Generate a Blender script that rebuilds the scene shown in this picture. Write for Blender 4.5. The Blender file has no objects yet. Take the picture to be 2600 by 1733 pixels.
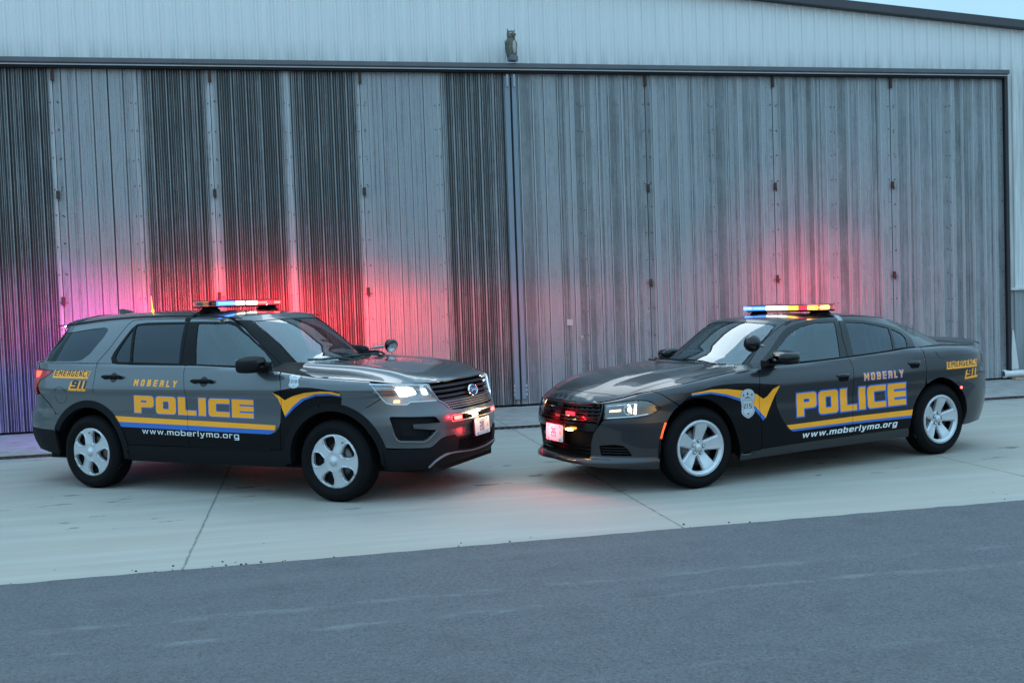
import math
# exposure, sky strength, sun energy, sky colour
EXPO=1.35; SKYS=.12; SUNE=.35; SKYCOL=(2.95,5.1,6.8)
RC=(1,.012,.02)
def _fan():
    out=[]
    for az,pw in ((164,4),(155,5),(146,8),(137,13),(128,16),(119,19),(110,19),(101,17),(92,14),(83,11),(74,9),(65,6)):
        a=math.radians(az); p=(-1.74+.17*math.cos(a),.5*math.sin(a),1.80)
        out.append(('u','bar_red_wash',p,(math.cos(a),math.sin(a),-.095),RC,pw*1.05,.20,.03,28)); out.append(('u','bar_red_wash',p,(math.cos(a),math.sin(a),-.07),RC,pw*.36,.20,.03,44))
    out.append(('u','spoiler_flash_violet',(-3.62,.46,1.58),(-1.6,1,-.5),(.30,.06,1.0),15,.10,.03,60))
    for az,pw in ((-52,7),(-80,9),(-100,9)):
        a=math.radians(az); out.append(('s','bar_red_wash',(-1.88+.17*math.cos(a),.50*math.sin(a),1.56),(math.cos(a),math.sin(a),.06),RC,pw,.2,.03,50))
    out.append(('s','bar_red_wash',(-1.88,-.55,1.56),(-.754,-.656,.028),(1,.03,.09),7,.12,.03,22)); out.append(('s','bar_red_wash',(-1.88,-.55,1.56),(-.754,-.656,.03),(1,.03,.09),9,.12,.03,42))  # added narrow beams: the bar's bloom thrown as a red halo on the wall
    out.append(('u','bumper_flash_red',(.96,-.44,.70),(.667,.72,-.15),RC,2.6,.09,.03,20))
    return out
def _glow():
    return [('u','slot_glow_red',(.985,-.44,.715),RC,.7),('u','slot_glow_white',(1.01,-.10,.72),(1,.70,.36),1.3),('u','slot_glow_white',(1.03,.14,.725),(1,.66,.30),.9),  # added point lights ahead of the slot, standing for the LEDs' lens bloom
            ('s','grille_glow_red',(.930,.20,.70),RC,5.5),('s','grille_glow_red',(.905,.36,.66),RC,2.2)]
import bpy, bmesh, math, random
from mathutils import Vector, Matrix, noise
from mathutils.geometry import delaunay_2d_cdt
random.seed(7)
SC=bpy.context.scene
COL=SC.collection
R=math.radians
# ------------------------------------------------------------------ objects
def tag(o,label=None,cat=None,group=None,kind=None):
    if label: o['label']=label
    if cat: o['category']=cat
    if group: o['group']=group
    if kind: o['kind']=kind
    return o
def empty(name,loc=(0,0,0),rz=0.0):
    o=bpy.data.objects.new(name,None); COL.objects.link(o); o.location=loc; o.rotation_euler=(0,0,rz); o.empty_display_size=.2
    return o
class MB:
    """mesh builder: verts, faces, material slots, optional custom normals"""
    def __init__(s): s.v=[]; s.f=[]; s.m=[]; s.n=[]; s.sm=[]
    def add(s,vs,fs,mi=0,smooth=False,normals=None):
        b=len(s.v); s.v.extend([tuple(p) for p in vs])
        for k,f in enumerate(fs):
            s.f.append([b+i for i in f]); s.m.append(mi[k] if isinstance(mi,list) else mi); s.sm.append(smooth)
            s.n.append([normals[i] for i in f] if normals else None)
    def quad(s,a,b,c,d,mi=0): s.add([a,b,c,d],[(0,1,2,3)],mi)
    def box(s,c,d,mi=0,rz=0,bev=0,M=None):
        hx,hy,hz=d[0]/2,d[1]/2,d[2]/2
        pts=[]
        if bev<=0:
            pts=[(x,y,z) for x in(-hx,hx) for y in(-hy,hy) for z in(-hz,hz)]
            fs=[(0,1,3,2),(4,6,7,5),(0,4,5,1),(2,3,7,6),(0,2,6,4),(1,5,7,3)]
        else:
            bm=bmesh.new(); bmesh.ops.create_cube(bm,size=1)
            for v in bm.verts: v.co=Vector((v.co.x*d[0],v.co.y*d[1],v.co.z*d[2]))
            bmesh.ops.bevel(bm,geom=bm.edges[:],offset=bev,segments=2,profile=.6,affect='EDGES')
            bm.verts.ensure_lookup_table(); pts=[tuple(v.co) for v in bm.verts]; fs=[tuple(v.index for v in f.verts) for f in bm.faces]; bm.free()
        if M is None: M=Matrix.Translation(Vector(c))@Matrix.Rotation(rz,4,'Z')
        else: M=Matrix.Translation(Vector(c))@M
        s.add([M@Vector(p) for p in pts],fs,mi,False)
    def tube(s,pts,r,mi=0,n=8,cap=True,smooth=True):
        pts=[Vector(p) for p in pts]; rs=r if isinstance(r,(list,tuple)) else [r]*len(pts)
        rings=[]; up=None
        for i,p in enumerate(pts):
            d=(pts[min(i+1,len(pts)-1)]-pts[max(i-1,0)]).normalized()
            if up is None: up=Vector((0,0,1)) if abs(d.z)<.9 else Vector((1,0,0))
            a=d.cross(up); 
            if a.length<1e-6: a=d.orthogonal()
            a.normalize(); b=a.cross(d).normalized(); up=b
            rings.append([p+(a*math.cos(t*2*math.pi/n)+b*math.sin(t*2*math.pi/n))*rs[i] for t in range(n)])
        vs=[q for r_ in rings for q in r_]; fs=[]
        for i in range(len(pts)-1):
            for t in range(n):
                t2=(t+1)%n; fs.append((i*n+t,i*n+t2,(i+1)*n+t2,(i+1)*n+t))
        s.add(vs,fs,mi,smooth)
        if cap:
            s.add(rings[0],[tuple(range(n-1,-1,-1))],mi); s.add(rings[-1],[tuple(range(n))],mi)
    def lathe(s,prof,M,mi=0,n=48,smooth=True,close=False):
        """prof: (radius, axial) list, axis = local Z of M. mi may be list per profile segment"""
        vs=[];m=len(prof)
        for k in range(n):
            a=2*math.pi*k/n
            for (r,z) in prof: vs.append(M@Vector((r*math.cos(a),r*math.sin(a),z)))
        fs=[];ms=[]
        for k in range(n):
            k2=(k+1)%n
            for j in range(m-1 if not close else m):
                j2=(j+1)%m
                fs.append((k*m+j,k2*m+j,k2*m+j2,k*m+j2)); ms.append(mi[j] if isinstance(mi,(list,tuple)) else mi)
        s.add(vs,fs,ms,smooth)
    def ball(s,c,r,mi=0,nu=16,nv=10,sc=(1,1,1),M=None):
        vs=[];fs=[]
        for j in range(nv+1):
            th=math.pi*j/nv
            for i in range(nu):
                ph=2*math.pi*i/nu
                p=Vector((r*sc[0]*math.sin(th)*math.cos(ph),r*sc[1]*math.sin(th)*math.sin(ph),r*sc[2]*math.cos(th)))
                if M is not None: p=M@p
                vs.append(p+Vector(c))
        for j in range(nv):
            for i in range(nu):
                i2=(i+1)%nu; fs.append((j*nu+i,(j+1)*nu+i,(j+1)*nu+i2,j*nu+i2))
        s.add(vs,fs,mi,True)
    def prism(s,poly,f,g,mi=0,smooth=False):
        """poly list of 2D pts; f(p) -> bottom 3D, g(p)-> top 3D"""
        n=len(poly); a=[f(p) for p in poly]; b=[g(p) for p in poly]
        s.add(a+b,[tuple(range(n-1,-1,-1)),tuple(range(n,2*n))]+[(i,(i+1)%n,n+(i+1)%n,n+i) for i in range(n)],mi,smooth)
    def build(s,name,mats,parent=None,sharp=None,weld=False):
        me=bpy.data.meshes.new(name); me.from_pydata([tuple(v) for v in s.v],[],s.f)
        for m in (mats if isinstance(mats,(list,tuple)) else [mats]): me.materials.append(m)
        me.polygons.foreach_set('material_index',s.m); me.polygons.foreach_set('use_smooth',s.sm)
        me.update()
        if any(x is not None for x in s.n):
            ln=[]
            for p,nn in zip(me.polygons,s.n):
                if nn is None:
                    for _ in p.vertices: ln.append(tuple(p.normal))
                else: ln.extend([tuple(x) for x in nn])
            try: me.normals_split_custom_set(ln)
            except Exception as ex: print('normals',name,ex)
        o=bpy.data.objects.new(name,me); COL.objects.link(o)
        if parent is not None: o.parent=parent
        return o
# ------------------------------------------------------------------ polygons
def area(p): return .5*sum(p[i][0]*p[(i+1)%len(p)][1]-p[(i+1)%len(p)][0]*p[i][1] for i in range(len(p)))
def inpoly(x,y,p):
    c=False; n=len(p); j=n-1
    for i in range(n):
        yi,yj=p[i][1],p[j][1]
        if (yi>y)!=(yj>y) and x<(p[j][0]-p[i][0])*(y-yi)/(yj-yi)+p[i][0]: c=not c
        j=i
    return c
def offset_poly(p,d):
    """outward offset (miter)"""
    if area(p)<0: p=p[::-1]
    out=[];n=len(p)
    for i in range(n):
        a,b,c=p[i-1],p[i],p[(i+1)%n]
        u=(b[0]-a[0],b[1]-a[1]); v=(c[0]-b[0],c[1]-b[1])
        lu=math.hypot(*u) or 1e-9; lv=math.hypot(*v) or 1e-9
        n1=(u[1]/lu,-u[0]/lu); n2=(v[1]/lv,-v[0]/lv)
        k=1+n1[0]*n2[0]+n1[1]*n2[1]; k=max(k,.35)
        out.append((b[0]+d*(n1[0]+n2[0])/k,b[1]+d*(n1[1]+n2[1])/k))
    return out
def roundp(p,r,seg=5):
    """round the corners of polygon p; r a number or list per corner"""
    out=[];n=len(p)
    for i in range(n):
        a,b,c=p[i-1],p[i],p[(i+1)%n]
        rr=r[i] if isinstance(r,(list,tuple)) else r
        la=math.hypot(a[0]-b[0],a[1]-b[1]); lc=math.hypot(c[0]-b[0],c[1]-b[1])
        d=min(rr,la*.45,lc*.45)
        if d<1e-4: out.append(b); continue
        p1=(b[0]+(a[0]-b[0])*d/la,b[1]+(a[1]-b[1])*d/la); p2=(b[0]+(c[0]-b[0])*d/lc,b[1]+(c[1]-b[1])*d/lc)
        for k in range(seg+1):
            t=k/seg; out.append(((1-t)**2*p1[0]+2*t*(1-t)*b[0]+t*t*p2[0],(1-t)**2*p1[1]+2*t*(1-t)*b[1]+t*t*p2[1]))
    return out
def spline(pts,n=6,closed=False):
    """Catmull-Rom through pts"""
    out=[];N=len(pts); rng=N if closed else N-1
    for i in range(rng):
        g=lambda k: pts[k%N] if closed else pts[min(max(k,0),N-1)]
        p0,p1,p2,p3=g(i-1),g(i),g(i+1),g(i+2)
        for k in range(n):
            t=k/n
            out.append(tuple(.5*((2*p1[j])+(-p0[j]+p2[j])*t+(2*p0[j]-5*p1[j]+4*p2[j]-p3[j])*t*t+(-p0[j]+3*p1[j]-3*p2[j]+p3[j])*t**3) for j in range(len(p1))))
    if not closed: out.append(tuple(pts[-1]))
    return out
def subdiv(p,h,closed=True,sc=(1,1)):
    out=[];n=len(p)
    for i in range(n if closed else n-1):
        a,b=p[i],p[(i+1)%n]
        L=math.hypot((a[0]-b[0])*sc[0],(a[1]-b[1])*sc[1]); k=max(1,int(math.ceil(L/h)))
        for j in range(k): out.append((a[0]+(b[0]-a[0])*j/k,a[1]+(b[1]-a[1])*j/k))
    if not closed: out.append(p[-1])
    return out
# ------------------------------------------------------------------ surface panels
class Surf:
    """parametric surface in car coordinates; sgn=+1 left side, -1 right side, 0 = both (first parameter signed / y signed)"""
    def __init__(s,fn,sgn,kind,tsc=1.0): s.fn=fn; s.sgn=sgn; s.kind=kind; s.tsc=tsc; s.cache={}
    def raw(s,a,b):
        if s.kind=='xy': return Vector((a,b,s.fn(a,b)))
        if s.sgn==0:
            x,y,z=s.fn(abs(a),b); return Vector((x,y if a>0 else -y,z))
        x,y,z=s.fn(a,b); return Vector((x,s.sgn*y,z))
    def pn(s,a,b):
        k=(round(a,5),round(b,5))
        if k in s.cache: return s.cache[k]
        p=s.raw(a,b); e=.004
        if s.kind=='xy': du=s.raw(a+e,b)-s.raw(a-e,b); dv=s.raw(a,b+e)-s.raw(a,b-e)
        else:
            a0=a-e if s.sgn==0 or a>e else a; du=s.raw(a+e,b)-s.raw(a0,b)
            if s.sgn!=0 and a<=e: du=Vector((0,1*s.sgn,0))
            b0,b1=(b-e,b+e)
            if s.tsc<1: b0,b1=max(0,b-e),min(1,b+e)
            dv=s.raw(a,b1)-s.raw(a,b0)
        n=du.cross(dv)
        if n.length<1e-12: n=Vector((0,0,1))
        n.normalize()
        c=Vector((max(-3.2,min(-.2,p.x)),0,.55)) if s.kind!='xy' else Vector((p.x,0,0))
        if n.dot(p-c)<0: n=-n
        s.cache[k]=(p,n); return p,n
    def at(s,a,b,off=0.0):
        p,n=s.pn(a,b); return p+n*off
def cdt_region(outline,holes,extra,h,tsc,grid=True):
    """triangulate region; returns verts2d, tris"""
    sc=(1,tsc)
    V=[];E=[]
    def addloop(L,closed=True):
        b=len(V); V.extend([Vector((p[0],p[1]*tsc)) for p in L])
        n=len(L)
        for i in range(n if closed else n-1): E.append((b+i,b+(i+1)%n))
    ol=subdiv(outline,h,True,sc); addloop(ol)
    hl=[subdiv(q,h,True,sc) for q in holes]
    for q in hl: addloop(q)
    for q in extra: addloop(subdiv(q,h,True,sc))
    xs=[p[0] for p in ol]; ys=[p[1]*tsc for p in ol]
    if grid:
        nx=int((max(xs)-min(xs))/h)+1; ny=int((max(ys)-min(ys))/h)+1
        for i in range(nx+1):
            for j in range(ny+1):
                x=min(xs)+h*(i+.5*(j%2)); y=min(ys)+h*.5+h*j
                if inpoly(x,y/tsc,outline) and not any(inpoly(x,y/tsc,q) for q in holes): V.append(Vector((x,y)))
    r=delaunay_2d_cdt(V,E,[],0,1e-5)
    vs=[(v.x,v.y/tsc) for v in r[0]]; tris=[]
    for f in r[2]:
        for k in range(1,len(f)-1):
            t=(f[0],f[k],f[k+1]); cx=sum(vs[i][0] for i in t)/3; cy=sum(vs[i][1] for i in t)/3
            A=abs((vs[t[1]][0]-vs[t[0]][0])*(vs[t[2]][1]-vs[t[0]][1])-(vs[t[2]][0]-vs[t[0]][0])*(vs[t[1]][1]-vs[t[0]][1]))
            if A<1e-9: continue
            if inpoly(cx,cy,outline) and not any(inpoly(cx,cy,q) for q in holes): tris.append((t,cx,cy))
    return vs,tris
def bbox2(p): 
    xs=[q[0] for q in p]; ys=[q[1] for q in p]; return min(xs),min(ys),max(xs),max(ys)
def panel(S,outline,holes=(),layers=(),h=.05,off=0.0,flange=.014,mb=None,base=0,flmat=None,thick=0):
    """layers: list of (material index, fills, cuts), later ones on top"""
    mb=mb or MB()
    if area(outline)<0: outline=outline[::-1]
    bb=bbox2(outline); use=[]; ex=[]
    for (mi,fl,cu) in layers:
        fl2=[(q,bbox2(q)) for q in fl]; fl2=[(q,b) for q,b in fl2 if b[0]<bb[2] and b[2]>bb[0] and b[1]<bb[3] and b[3]>bb[1]]
        if not fl2: continue
        cu2=[(q,bbox2(q)) for q in cu]; cu2=[(q,b) for q,b in cu2 if b[0]<bb[2] and b[2]>bb[0] and b[1]<bb[3] and b[3]>bb[1]]
        use.append((mi,fl2,cu2)); ex+= [q for q,b in fl2]+[q for q,b in cu2]
    vs,tris=cdt_region(outline,list(holes),ex,h,S.tsc)
    P=[];N=[]
    for (a,b) in vs:
        p,n=S.pn(a,b); P.append(p+n*off); N.append(n)
    fs=[];ms=[]; cnt={}
    for (t,cx,cy) in tris:
        a,b,c=t; g=(P[b]-P[a]).cross(P[c]-P[a])
        if g.dot(N[a]+N[b]+N[c])<0: t=(a,c,b)
        mi=base
        for (m,fl,cu) in use:
            if any(b[0]<=cx<=b[2] and b[1]<=cy<=b[3] and inpoly(cx,cy,q) for q,b in fl) and not any(b[0]<=cx<=b[2] and b[1]<=cy<=b[3] and inpoly(cx,cy,q) for q,b in cu): mi=m
        fs.append(t); ms.append(mi)
        for k in range(3):
            e=(t[k],t[(k+1)%3]); cnt[e]=mi
    nf=len(fs); NN=[N[i] for i in range(len(N))]
    allv=list(P); af=[list(f) for f in fs]; am=list(ms); an=[[N[i] for i in f] for f in fs]
    if flange:
        low={}
        for (a,b),mi in cnt.items():
            if (b,a) in cnt: continue
            for i in (a,b):
                if i not in low: low[i]=len(allv); allv.append(P[i]-N[i]*flange)
            fn_=(P[a]-P[b]).cross(P[a]-N[a]-P[b]); 
            fn_=(P[a]-P[b]).cross(-N[a]); fn_=fn_.normalized() if fn_.length>1e-12 else N[a]
            af.append([b,a,low[a],low[b]]); am.append(flmat if flmat is not None else mi); an.append([fn_]*4)
    base_=len(mb.v); used=sorted({i for f in af for i in f}); ix={i:base_+k for k,i in enumerate(used)}; mb.v.extend([tuple(allv[i]) for i in used])
    for f,mi,nn in zip(af,am,an): mb.f.append([ix[i] for i in f]); mb.m.append(mi); mb.sm.append(True); mb.n.append(nn)
    return mb
def strip(S,pts,w,hgt,off=0.0,mb=None,mi=0,h=.04,closed=False,smooth=False):
    """raised bar following a polyline on a surface. w = width, hgt = proud height"""
    mb=mb or MB(); pts=subdiv(pts,h,closed,(1,S.tsc)); n=len(pts); ring=[]
    PN=[S.pn(*p) for p in pts]
    for i in range(n):
        p,nn=PN[i]; a=PN[(i-1)%n if closed else max(i-1,0)][0]; b=PN[(i+1)%n if closed else min(i+1,n-1)][0]
        d=(b-a); 
        if d.length<1e-9: d=Vector((1,0,0))
        d.normalize(); s=nn.cross(d).normalized(); ww=(w[i*len(w)//n] if isinstance(w,(list,tuple)) else w)/2
        q=p+nn*off
        ring.append([q-s*ww,q-s*ww*.8+nn*hgt,q+s*ww*.8+nn*hgt,q+s*ww])
    vs=[q for r in ring for q in r]; fs=[]
    for i in range(n if closed else n-1):
        j=(i+1)%n
        for k in range(3): fs.append((i*4+k,j*4+k,j*4+k+1,i*4+k+1))
    mb.add(vs,fs,mi,smooth)
    if not closed: mb.add(ring[0],[(0,1,2,3)],mi); mb.add(ring[-1],[(3,2,1,0)],mi)
    return mb
# ------------------------------------------------------------------ lettering (own block letters, y 0..1, x 0..w)
def rr(x0,y0,x1,y1,r=(0,0,0,0)):
    """rectangle; r = radius at (x0,y0),(x1,y0),(x1,y1),(x0,y1)"""
    return roundp([(x0,y0),(x1,y0),(x1,y1),(x0,y1)],list(r) if isinstance(r,(tuple,list)) else [r]*4,3)
def glyph(ch,w,a,b,r):
    """w width, a = upright stroke, b = level stroke, r = corner radius -> fills, cuts"""
    ri=r*.45; g=.5-b/2
    if ch=='P': return [rr(0,0,a,1),rr(0,.34,w,1,(0,r,r,0))],[rr(a,.34+b,w-a,1-b,(0,ri,ri,0))]
    if ch=='O' or ch=='0': return [rr(0,0,w,1,r)],[rr(a,b,w-a,1-b,ri)]
    if ch=='o': return [rr(0,0,w,.74,r)],[rr(a,b,w-a,.74-b,ri)]
    if ch=='L': return [rr(0,0,a,1),rr(0,0,w,b)],[]
    if ch in 'Il1': return [rr(0,0,a,1)],[]
    if ch=='C': return [rr(0,0,w,1,(r,0,0,r))],[rr(a,b,w+.01,1-b,(ri,0,0,ri))]
    if ch=='G': return [rr(0,0,w,1,(r,0,0,r)),],[rr(a,b,w-a,.5-b*.5,(ri,0,0,0)),rr(a,.5+b*.5,w+.01,1-b,(0,0,0,ri)),rr(a,.3,w*.55,.7)]
    if ch=='E': return [rr(0,0,a,1),rr(0,0,w,b),rr(0,1-b,w,1),rr(0,g,w,1-g)],[]
    if ch=='M': return [rr(0,0,a,1),rr(w-a,0,w,1),[(0,1),(a*1.05,1),(w/2+a*.35,.30),(w/2-a*.35,.30)],[(w,1),(w-a*1.05,1),(w/2-a*.35,.30),(w/2+a*.35,.30)]],[]
    if ch=='N': return [rr(0,0,a,1),rr(w-a,0,w,1),[(0,1),(a,1),(w,0),(w-a,0)]],[]
    if ch=='B': return [rr(0,0,w,.53,(0,r,0,0)),rr(0,.47,w*.96,1,(0,0,r,0))],[rr(a,b,w-a,.5-b/2,ri),rr(a,.5+b/2,w*.96-a,1-b,ri)]
    if ch=='R': return [rr(0,0,a,1),rr(0,.36,w,1,(0,r*.5,r,0)),rr(w-a,0,w,.45)],[rr(a,.36+b,w-a,1-b,(0,ri,ri,0))]
    if ch=='Y': return [rr(w/2-a/2,0,w/2+a/2,.5),[(0,1),(a,1),(w/2+a/2,.42),(w/2-a/2,.36)],[(w,1),(w-a,1),(w/2-a/2,.42),(w/2+a/2,.36)]],[]
    if ch=='9': return [rr(0,.38,w,1,r),rr(w-a,.1,w,.8,(0,r,0,0)),rr(0,0,w,b,(0,r,0,0)),rr(w-a,0,w,.5,(0,r,0,0))],[rr(a,.38+b,w-a,1-b,ri)]
    if ch=='2': return [rr(0,1-b,w,1,(0,0,r,0)),rr(w-a,.45,w,1,(0,0,r,0)),rr(0,g,w,1-g),rr(0,0,a,.5),rr(0,0,w,b)],[]
    if ch=='5': return [rr(0,1-b,w,1),rr(0,.45,a,1),rr(0,g,w,1-g,(0,0,r,0)),rr(w-a,0,w,.5),rr(0,0,w,b,(0,r,0,0))],[]
    if ch=='w': return [[(0,.74),(a,.74),(w*.28+a*.35,0),(w*.28-a*.35,0)],[(w*.5-a*.4,.74),(w*.5+a*.4,.74),(w*.28+a*.35,0),(w*.28-a*.35,0)],[(w*.5-a*.4,.74),(w*.5+a*.4,.74),(w*.72+a*.35,0),(w*.72-a*.35,0)],[(w-a,.74),(w,.74),(w*.72+a*.35,0),(w*.72-a*.35,0)]],[]
    if ch=='m': return [rr(0,0,a,.74),rr(w/2-a/2,0,w/2+a/2,.74),rr(w-a,0,w,.74,(0,0,r,0)),rr(0,.74-b,w,.74,(0,0,r,0))],[]
    if ch=='b': return [rr(0,0,a,1),rr(0,0,w,.74,(0,r,r,0))],[rr(a,b,w-a,.74-b,ri)]
    if ch=='e': return [rr(0,0,w,.74,r)],[rr(a,b,w+.01,.37-b*.4,ri),rr(a,.37+b*.4,w-a,.74-b,ri)]
    if ch=='r': return [rr(0,0,a,.74),rr(0,.74-b,w,.74,(0,0,r,0))],[]
    if ch=='y': return [[(0,.74),(a,.74),(w/2+a/2,.0),(w/2-a/2,.0)],[(w,.74),(w-a,.74),(w*.30,-.28),(w*.30+a,-.28)],rr(.05,-.28,w*.45,-.28+b)],[]
    if ch=='g': return [rr(0,0,w,.74,r),rr(w-a,-.28,w,.74,(0,r,0,0)),rr(.05,-.28,w,-.28+b,(0,r,0,0))],[rr(a,b,w-a,.74-b,ri)]
    if ch=='.': return [rr(0,0,a,a*.9)],[]
    return [],[]
def text(st,widths,gap,a,b,r,slant=0.0):
    """-> list of (fills,cuts) per letter in em units, total width"""
    x=0; out=[]
    for ch in st:
        if ch==' ': x+=.5; continue
        w=widths.get(ch,widths['*']); f,c=glyph(ch,w,a,b,r)
        tr=lambda q,x=x:[(p[0]+x+slant*p[1],p[1]) for p in q]
        out.append(([tr(q) for q in f],[tr(q) for q in c])); x+=w+gap
    return out,x-gap
def place(letters,W,s0,z0,s1,z1,hgt,grow=0.0):
    """map em text to a surface between (s0,z0) (baseline start) and (s1,z1) (baseline end); grow = outline in metres.
       letters overlapping polygons are kept apart so cuts only act on their own letter"""
    F=[];C=[]
    kx=(s1-s0)/W
    def mp(q): return [(s0+p[0]*kx, z0+(z1-z0)*p[0]/W+p[1]*hgt) for p in q]
    for f,c in letters:
        for q in f:
            q=mp(q); F.append(offset_poly(q,grow) if grow else q)
        for q in c:
            q=mp(q); C.append(offset_poly(q,-grow) if grow else q)
    return F,C
# ------------------------------------------------------------------ materials
def nt(name):
    m=bpy.data.materials.new(name); m.use_nodes=True; t=m.node_tree; t.nodes.clear()
    o=t.nodes.new('ShaderNodeOutputMaterial'); return m,t,o
def N(t,typ,ins=None,**kw):
    n=t.nodes.new(typ)
    for k,v in kw.items(): setattr(n,k,v)
    if ins:
        for k,v in ins.items():
            s=n.inputs[k]
            if isinstance(v,bpy.types.NodeSocket): t.links.new(v,s)
            elif isinstance(v,bpy.types.Node): t.links.new(v.outputs[0],s)
            else:
                if isinstance(v,(tuple,list)) and len(v)==3 and s.type=='RGBA': v=(*v,1)
                s.default_value=v
    return n
def ramp(t,fac,stops,interp='LINEAR'):
    n=t.nodes.new('ShaderNodeValToRGB'); n.color_ramp.interpolation=interp
    cr=n.color_ramp
    while len(cr.elements)>1: cr.elements.remove(cr.elements[-1])
    for i,(p,c) in enumerate(stops):
        e=cr.elements[0] if i==0 else cr.elements.new(p)
        e.position=p; e.color=(*c,1) if isinstance(c,(tuple,list)) else (c,c,c,1)
    t.links.new(fac,n.inputs[0]); return n.outputs[0]
def math_(t,op,a,b=None,c=None):
    n=t.nodes.new('ShaderNodeMath'); n.operation=op
    for i,v in enumerate((a,b,c)):
        if v is None: continue
        if isinstance(v,(int,float)): n.inputs[i].default_value=v
        else: t.links.new(v,n.inputs[i])
    return n.outputs[0]
def mixc(t,f,a,b,mode='MIX'):
    n=t.nodes.new('ShaderNodeMix'); n.data_type='RGBA'; n.blend_type=mode
    for s,v in ((n.inputs[0],f),(n.inputs[6],a),(n.inputs[7],b)):
        if isinstance(v,bpy.types.NodeSocket): t.links.new(v,s)
        else: s.default_value=(*v,1) if isinstance(v,(tuple,list)) else v
    return n.outputs[2]
def coords(t,scale=(1,1,1),kind='Object'):
    tc=N(t,'ShaderNodeTexCoord'); mp=N(t,'ShaderNodeMapping',{'Vector':tc.outputs[kind],'Scale':scale}); return mp.outputs[0]
def noise_(t,scale,detail=4,rough=.55,vec=None,dist=0):
    return N(t,'ShaderNodeTexNoise',{'Vector':vec if vec is not None else coords(t),'Scale':scale,'Detail':detail,'Roughness':rough,'Distortion':dist}).outputs[0]
def pbr(name,col,rough=.5,metal=0,spec=.5,coat=0,var=0.0,vscale=6,bump=0,bscale=200,coat_r=.03,trans=0,ior=1.45,emit=None,es=0):
    m,t,o=nt(name)
    p=N(t,'ShaderNodeBsdfPrincipled',{'Base Color':col,'Roughness':rough,'Metallic':metal,'Specular IOR Level':spec,'Coat Weight':coat,'Coat Roughness':coat_r,'Transmission Weight':trans,'IOR':ior})
    if var>0:
        f=noise_(t,vscale,5); c=mixc(t,f,tuple(x*(1-var) for x in col),tuple(min(1,x*(1+var)) for x in col)); t.links.new(c,p.inputs['Base Color'])
        rr_=math_(t,'MULTIPLY_ADD',f,.25,max(0,rough-.12)); t.links.new(rr_,p.inputs['Roughness'])
    if bump>0:
        b=N(t,'ShaderNodeBump',{'Strength':bump,'Distance':.01,'Height':noise_(t,bscale,3)}); t.links.new(b.outputs[0],p.inputs['Normal'])
    if emit: p.inputs['Emission Color'].default_value=(*emit,1); p.inputs['Emission Strength'].default_value=es
    t.links.new(p.outputs[0],o.inputs[0]); return m
def glassm(name,tint,refl=(1,1,1),ior=1.55,rough=0.0,base=.10):
    """car glass: tinted see-through body with a fresnel mirror"""
    m,t,o=nt(name)
    fr=N(t,'ShaderNodeFresnel',{'IOR':ior}); a=N(t,'ShaderNodeBsdfTransparent',{'Color':tint}); g=N(t,'ShaderNodeBsdfGlossy',{'Color':refl,'Roughness':rough})
    # both faces of the pane reflect
    f2=math_(t,'MULTIPLY_ADD',fr.outputs[0],1.1,base); f2=math_(t,'MINIMUM',f2,.36)
    mx=N(t,'ShaderNodeMixShader',{0:f2,1:a,2:g}); t.links.new(mx.outputs[0],o.inputs[0]); return m
def emis(name,col,s):
    m,t,o=nt(name); e=N(t,'ShaderNodeEmission',{'Color':col,'Strength':s}); t.links.new(e.outputs[0],o.inputs[0]); return m
import math
def lut(pts):
    """smooth monotone (pchip) interpolation through (x, value) points"""
    pts=sorted(pts); xs=[p[0] for p in pts]; ys=[p[1] for p in pts]; n=len(xs)
    h=[xs[i+1]-xs[i] for i in range(n-1)]; d=[(ys[i+1]-ys[i])/h[i] for i in range(n-1)]
    m=[0.0]*n; m[0]=d[0]; m[-1]=d[-1]
    for i in range(1,n-1):
        if d[i-1]*d[i]>0:
            w1=2*h[i]+h[i-1]; w2=h[i]+2*h[i-1]
            m[i]=(w1+w2)/(w1/d[i-1]+w2/d[i])
    def f(x):
        if x<=xs[0]: return ys[0]+m[0]*(x-xs[0])*0.0
        if x>=xs[-1]: return ys[-1]
        lo,hi=0,n-1
        while hi-lo>1:
            k=(lo+hi)//2
            if xs[k]<=x: lo=k
            else: hi=k
        t=(x-xs[lo])/h[lo]; t2=t*t; t3=t2*t
        return (2*t3-3*t2+1)*ys[lo]+(t3-2*t2+t)*h[lo]*m[lo]+(-2*t3+3*t2)*ys[lo+1]+(t3-t2)*h[lo]*m[lo+1]
    return f
def smooth(a,b,x):
    t=max(0.0,min(1.0,(x-a)/(b-a))); return t*t*(3-2*t)
FQ=1.35   # metres of s given to the front quarter, and to the rear quarter
def plan(s,xf,xc,hw,xr,xd,nf,nr):
    """point of the plan outline; s=0 nose centre, FQ = start of the side, then metres along the side, then the rear quarter.
       hw(x) half width. xc/xd: x where the front/rear quarter begins."""
    L=xc-xd
    if s<=FQ:
        p=s/FQ*math.pi/2; b=hw(xc); a=xf-xc
        c,q=math.cos(p),math.sin(p)
        r=(abs(c/a)**nf+abs(q/b)**nf)**(-1/nf)
        return xc+r*c,r*q
    if s<=FQ+L:
        x=xc-(s-FQ); return x,hw(x)
    p=min(1.0,(s-FQ-L)/FQ)*math.pi/2; b=hw(xd); a=xd-xr
    c,q=math.cos(p),math.sin(p)   # c along y now
    r=(abs(q/a)**nr+abs(c/b)**nr)**(-1/nr)
    return xd-r*q,r*c
def fillet(R,t):
    if t>=R or R<=0: return 0.0
    t=max(t,0.0)
    return R-math.sqrt(max(0.0,R*R-(R-t)**2))
class Car: pass
def s_of_x(car,x): return FQ+(car.xc-x)
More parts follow.
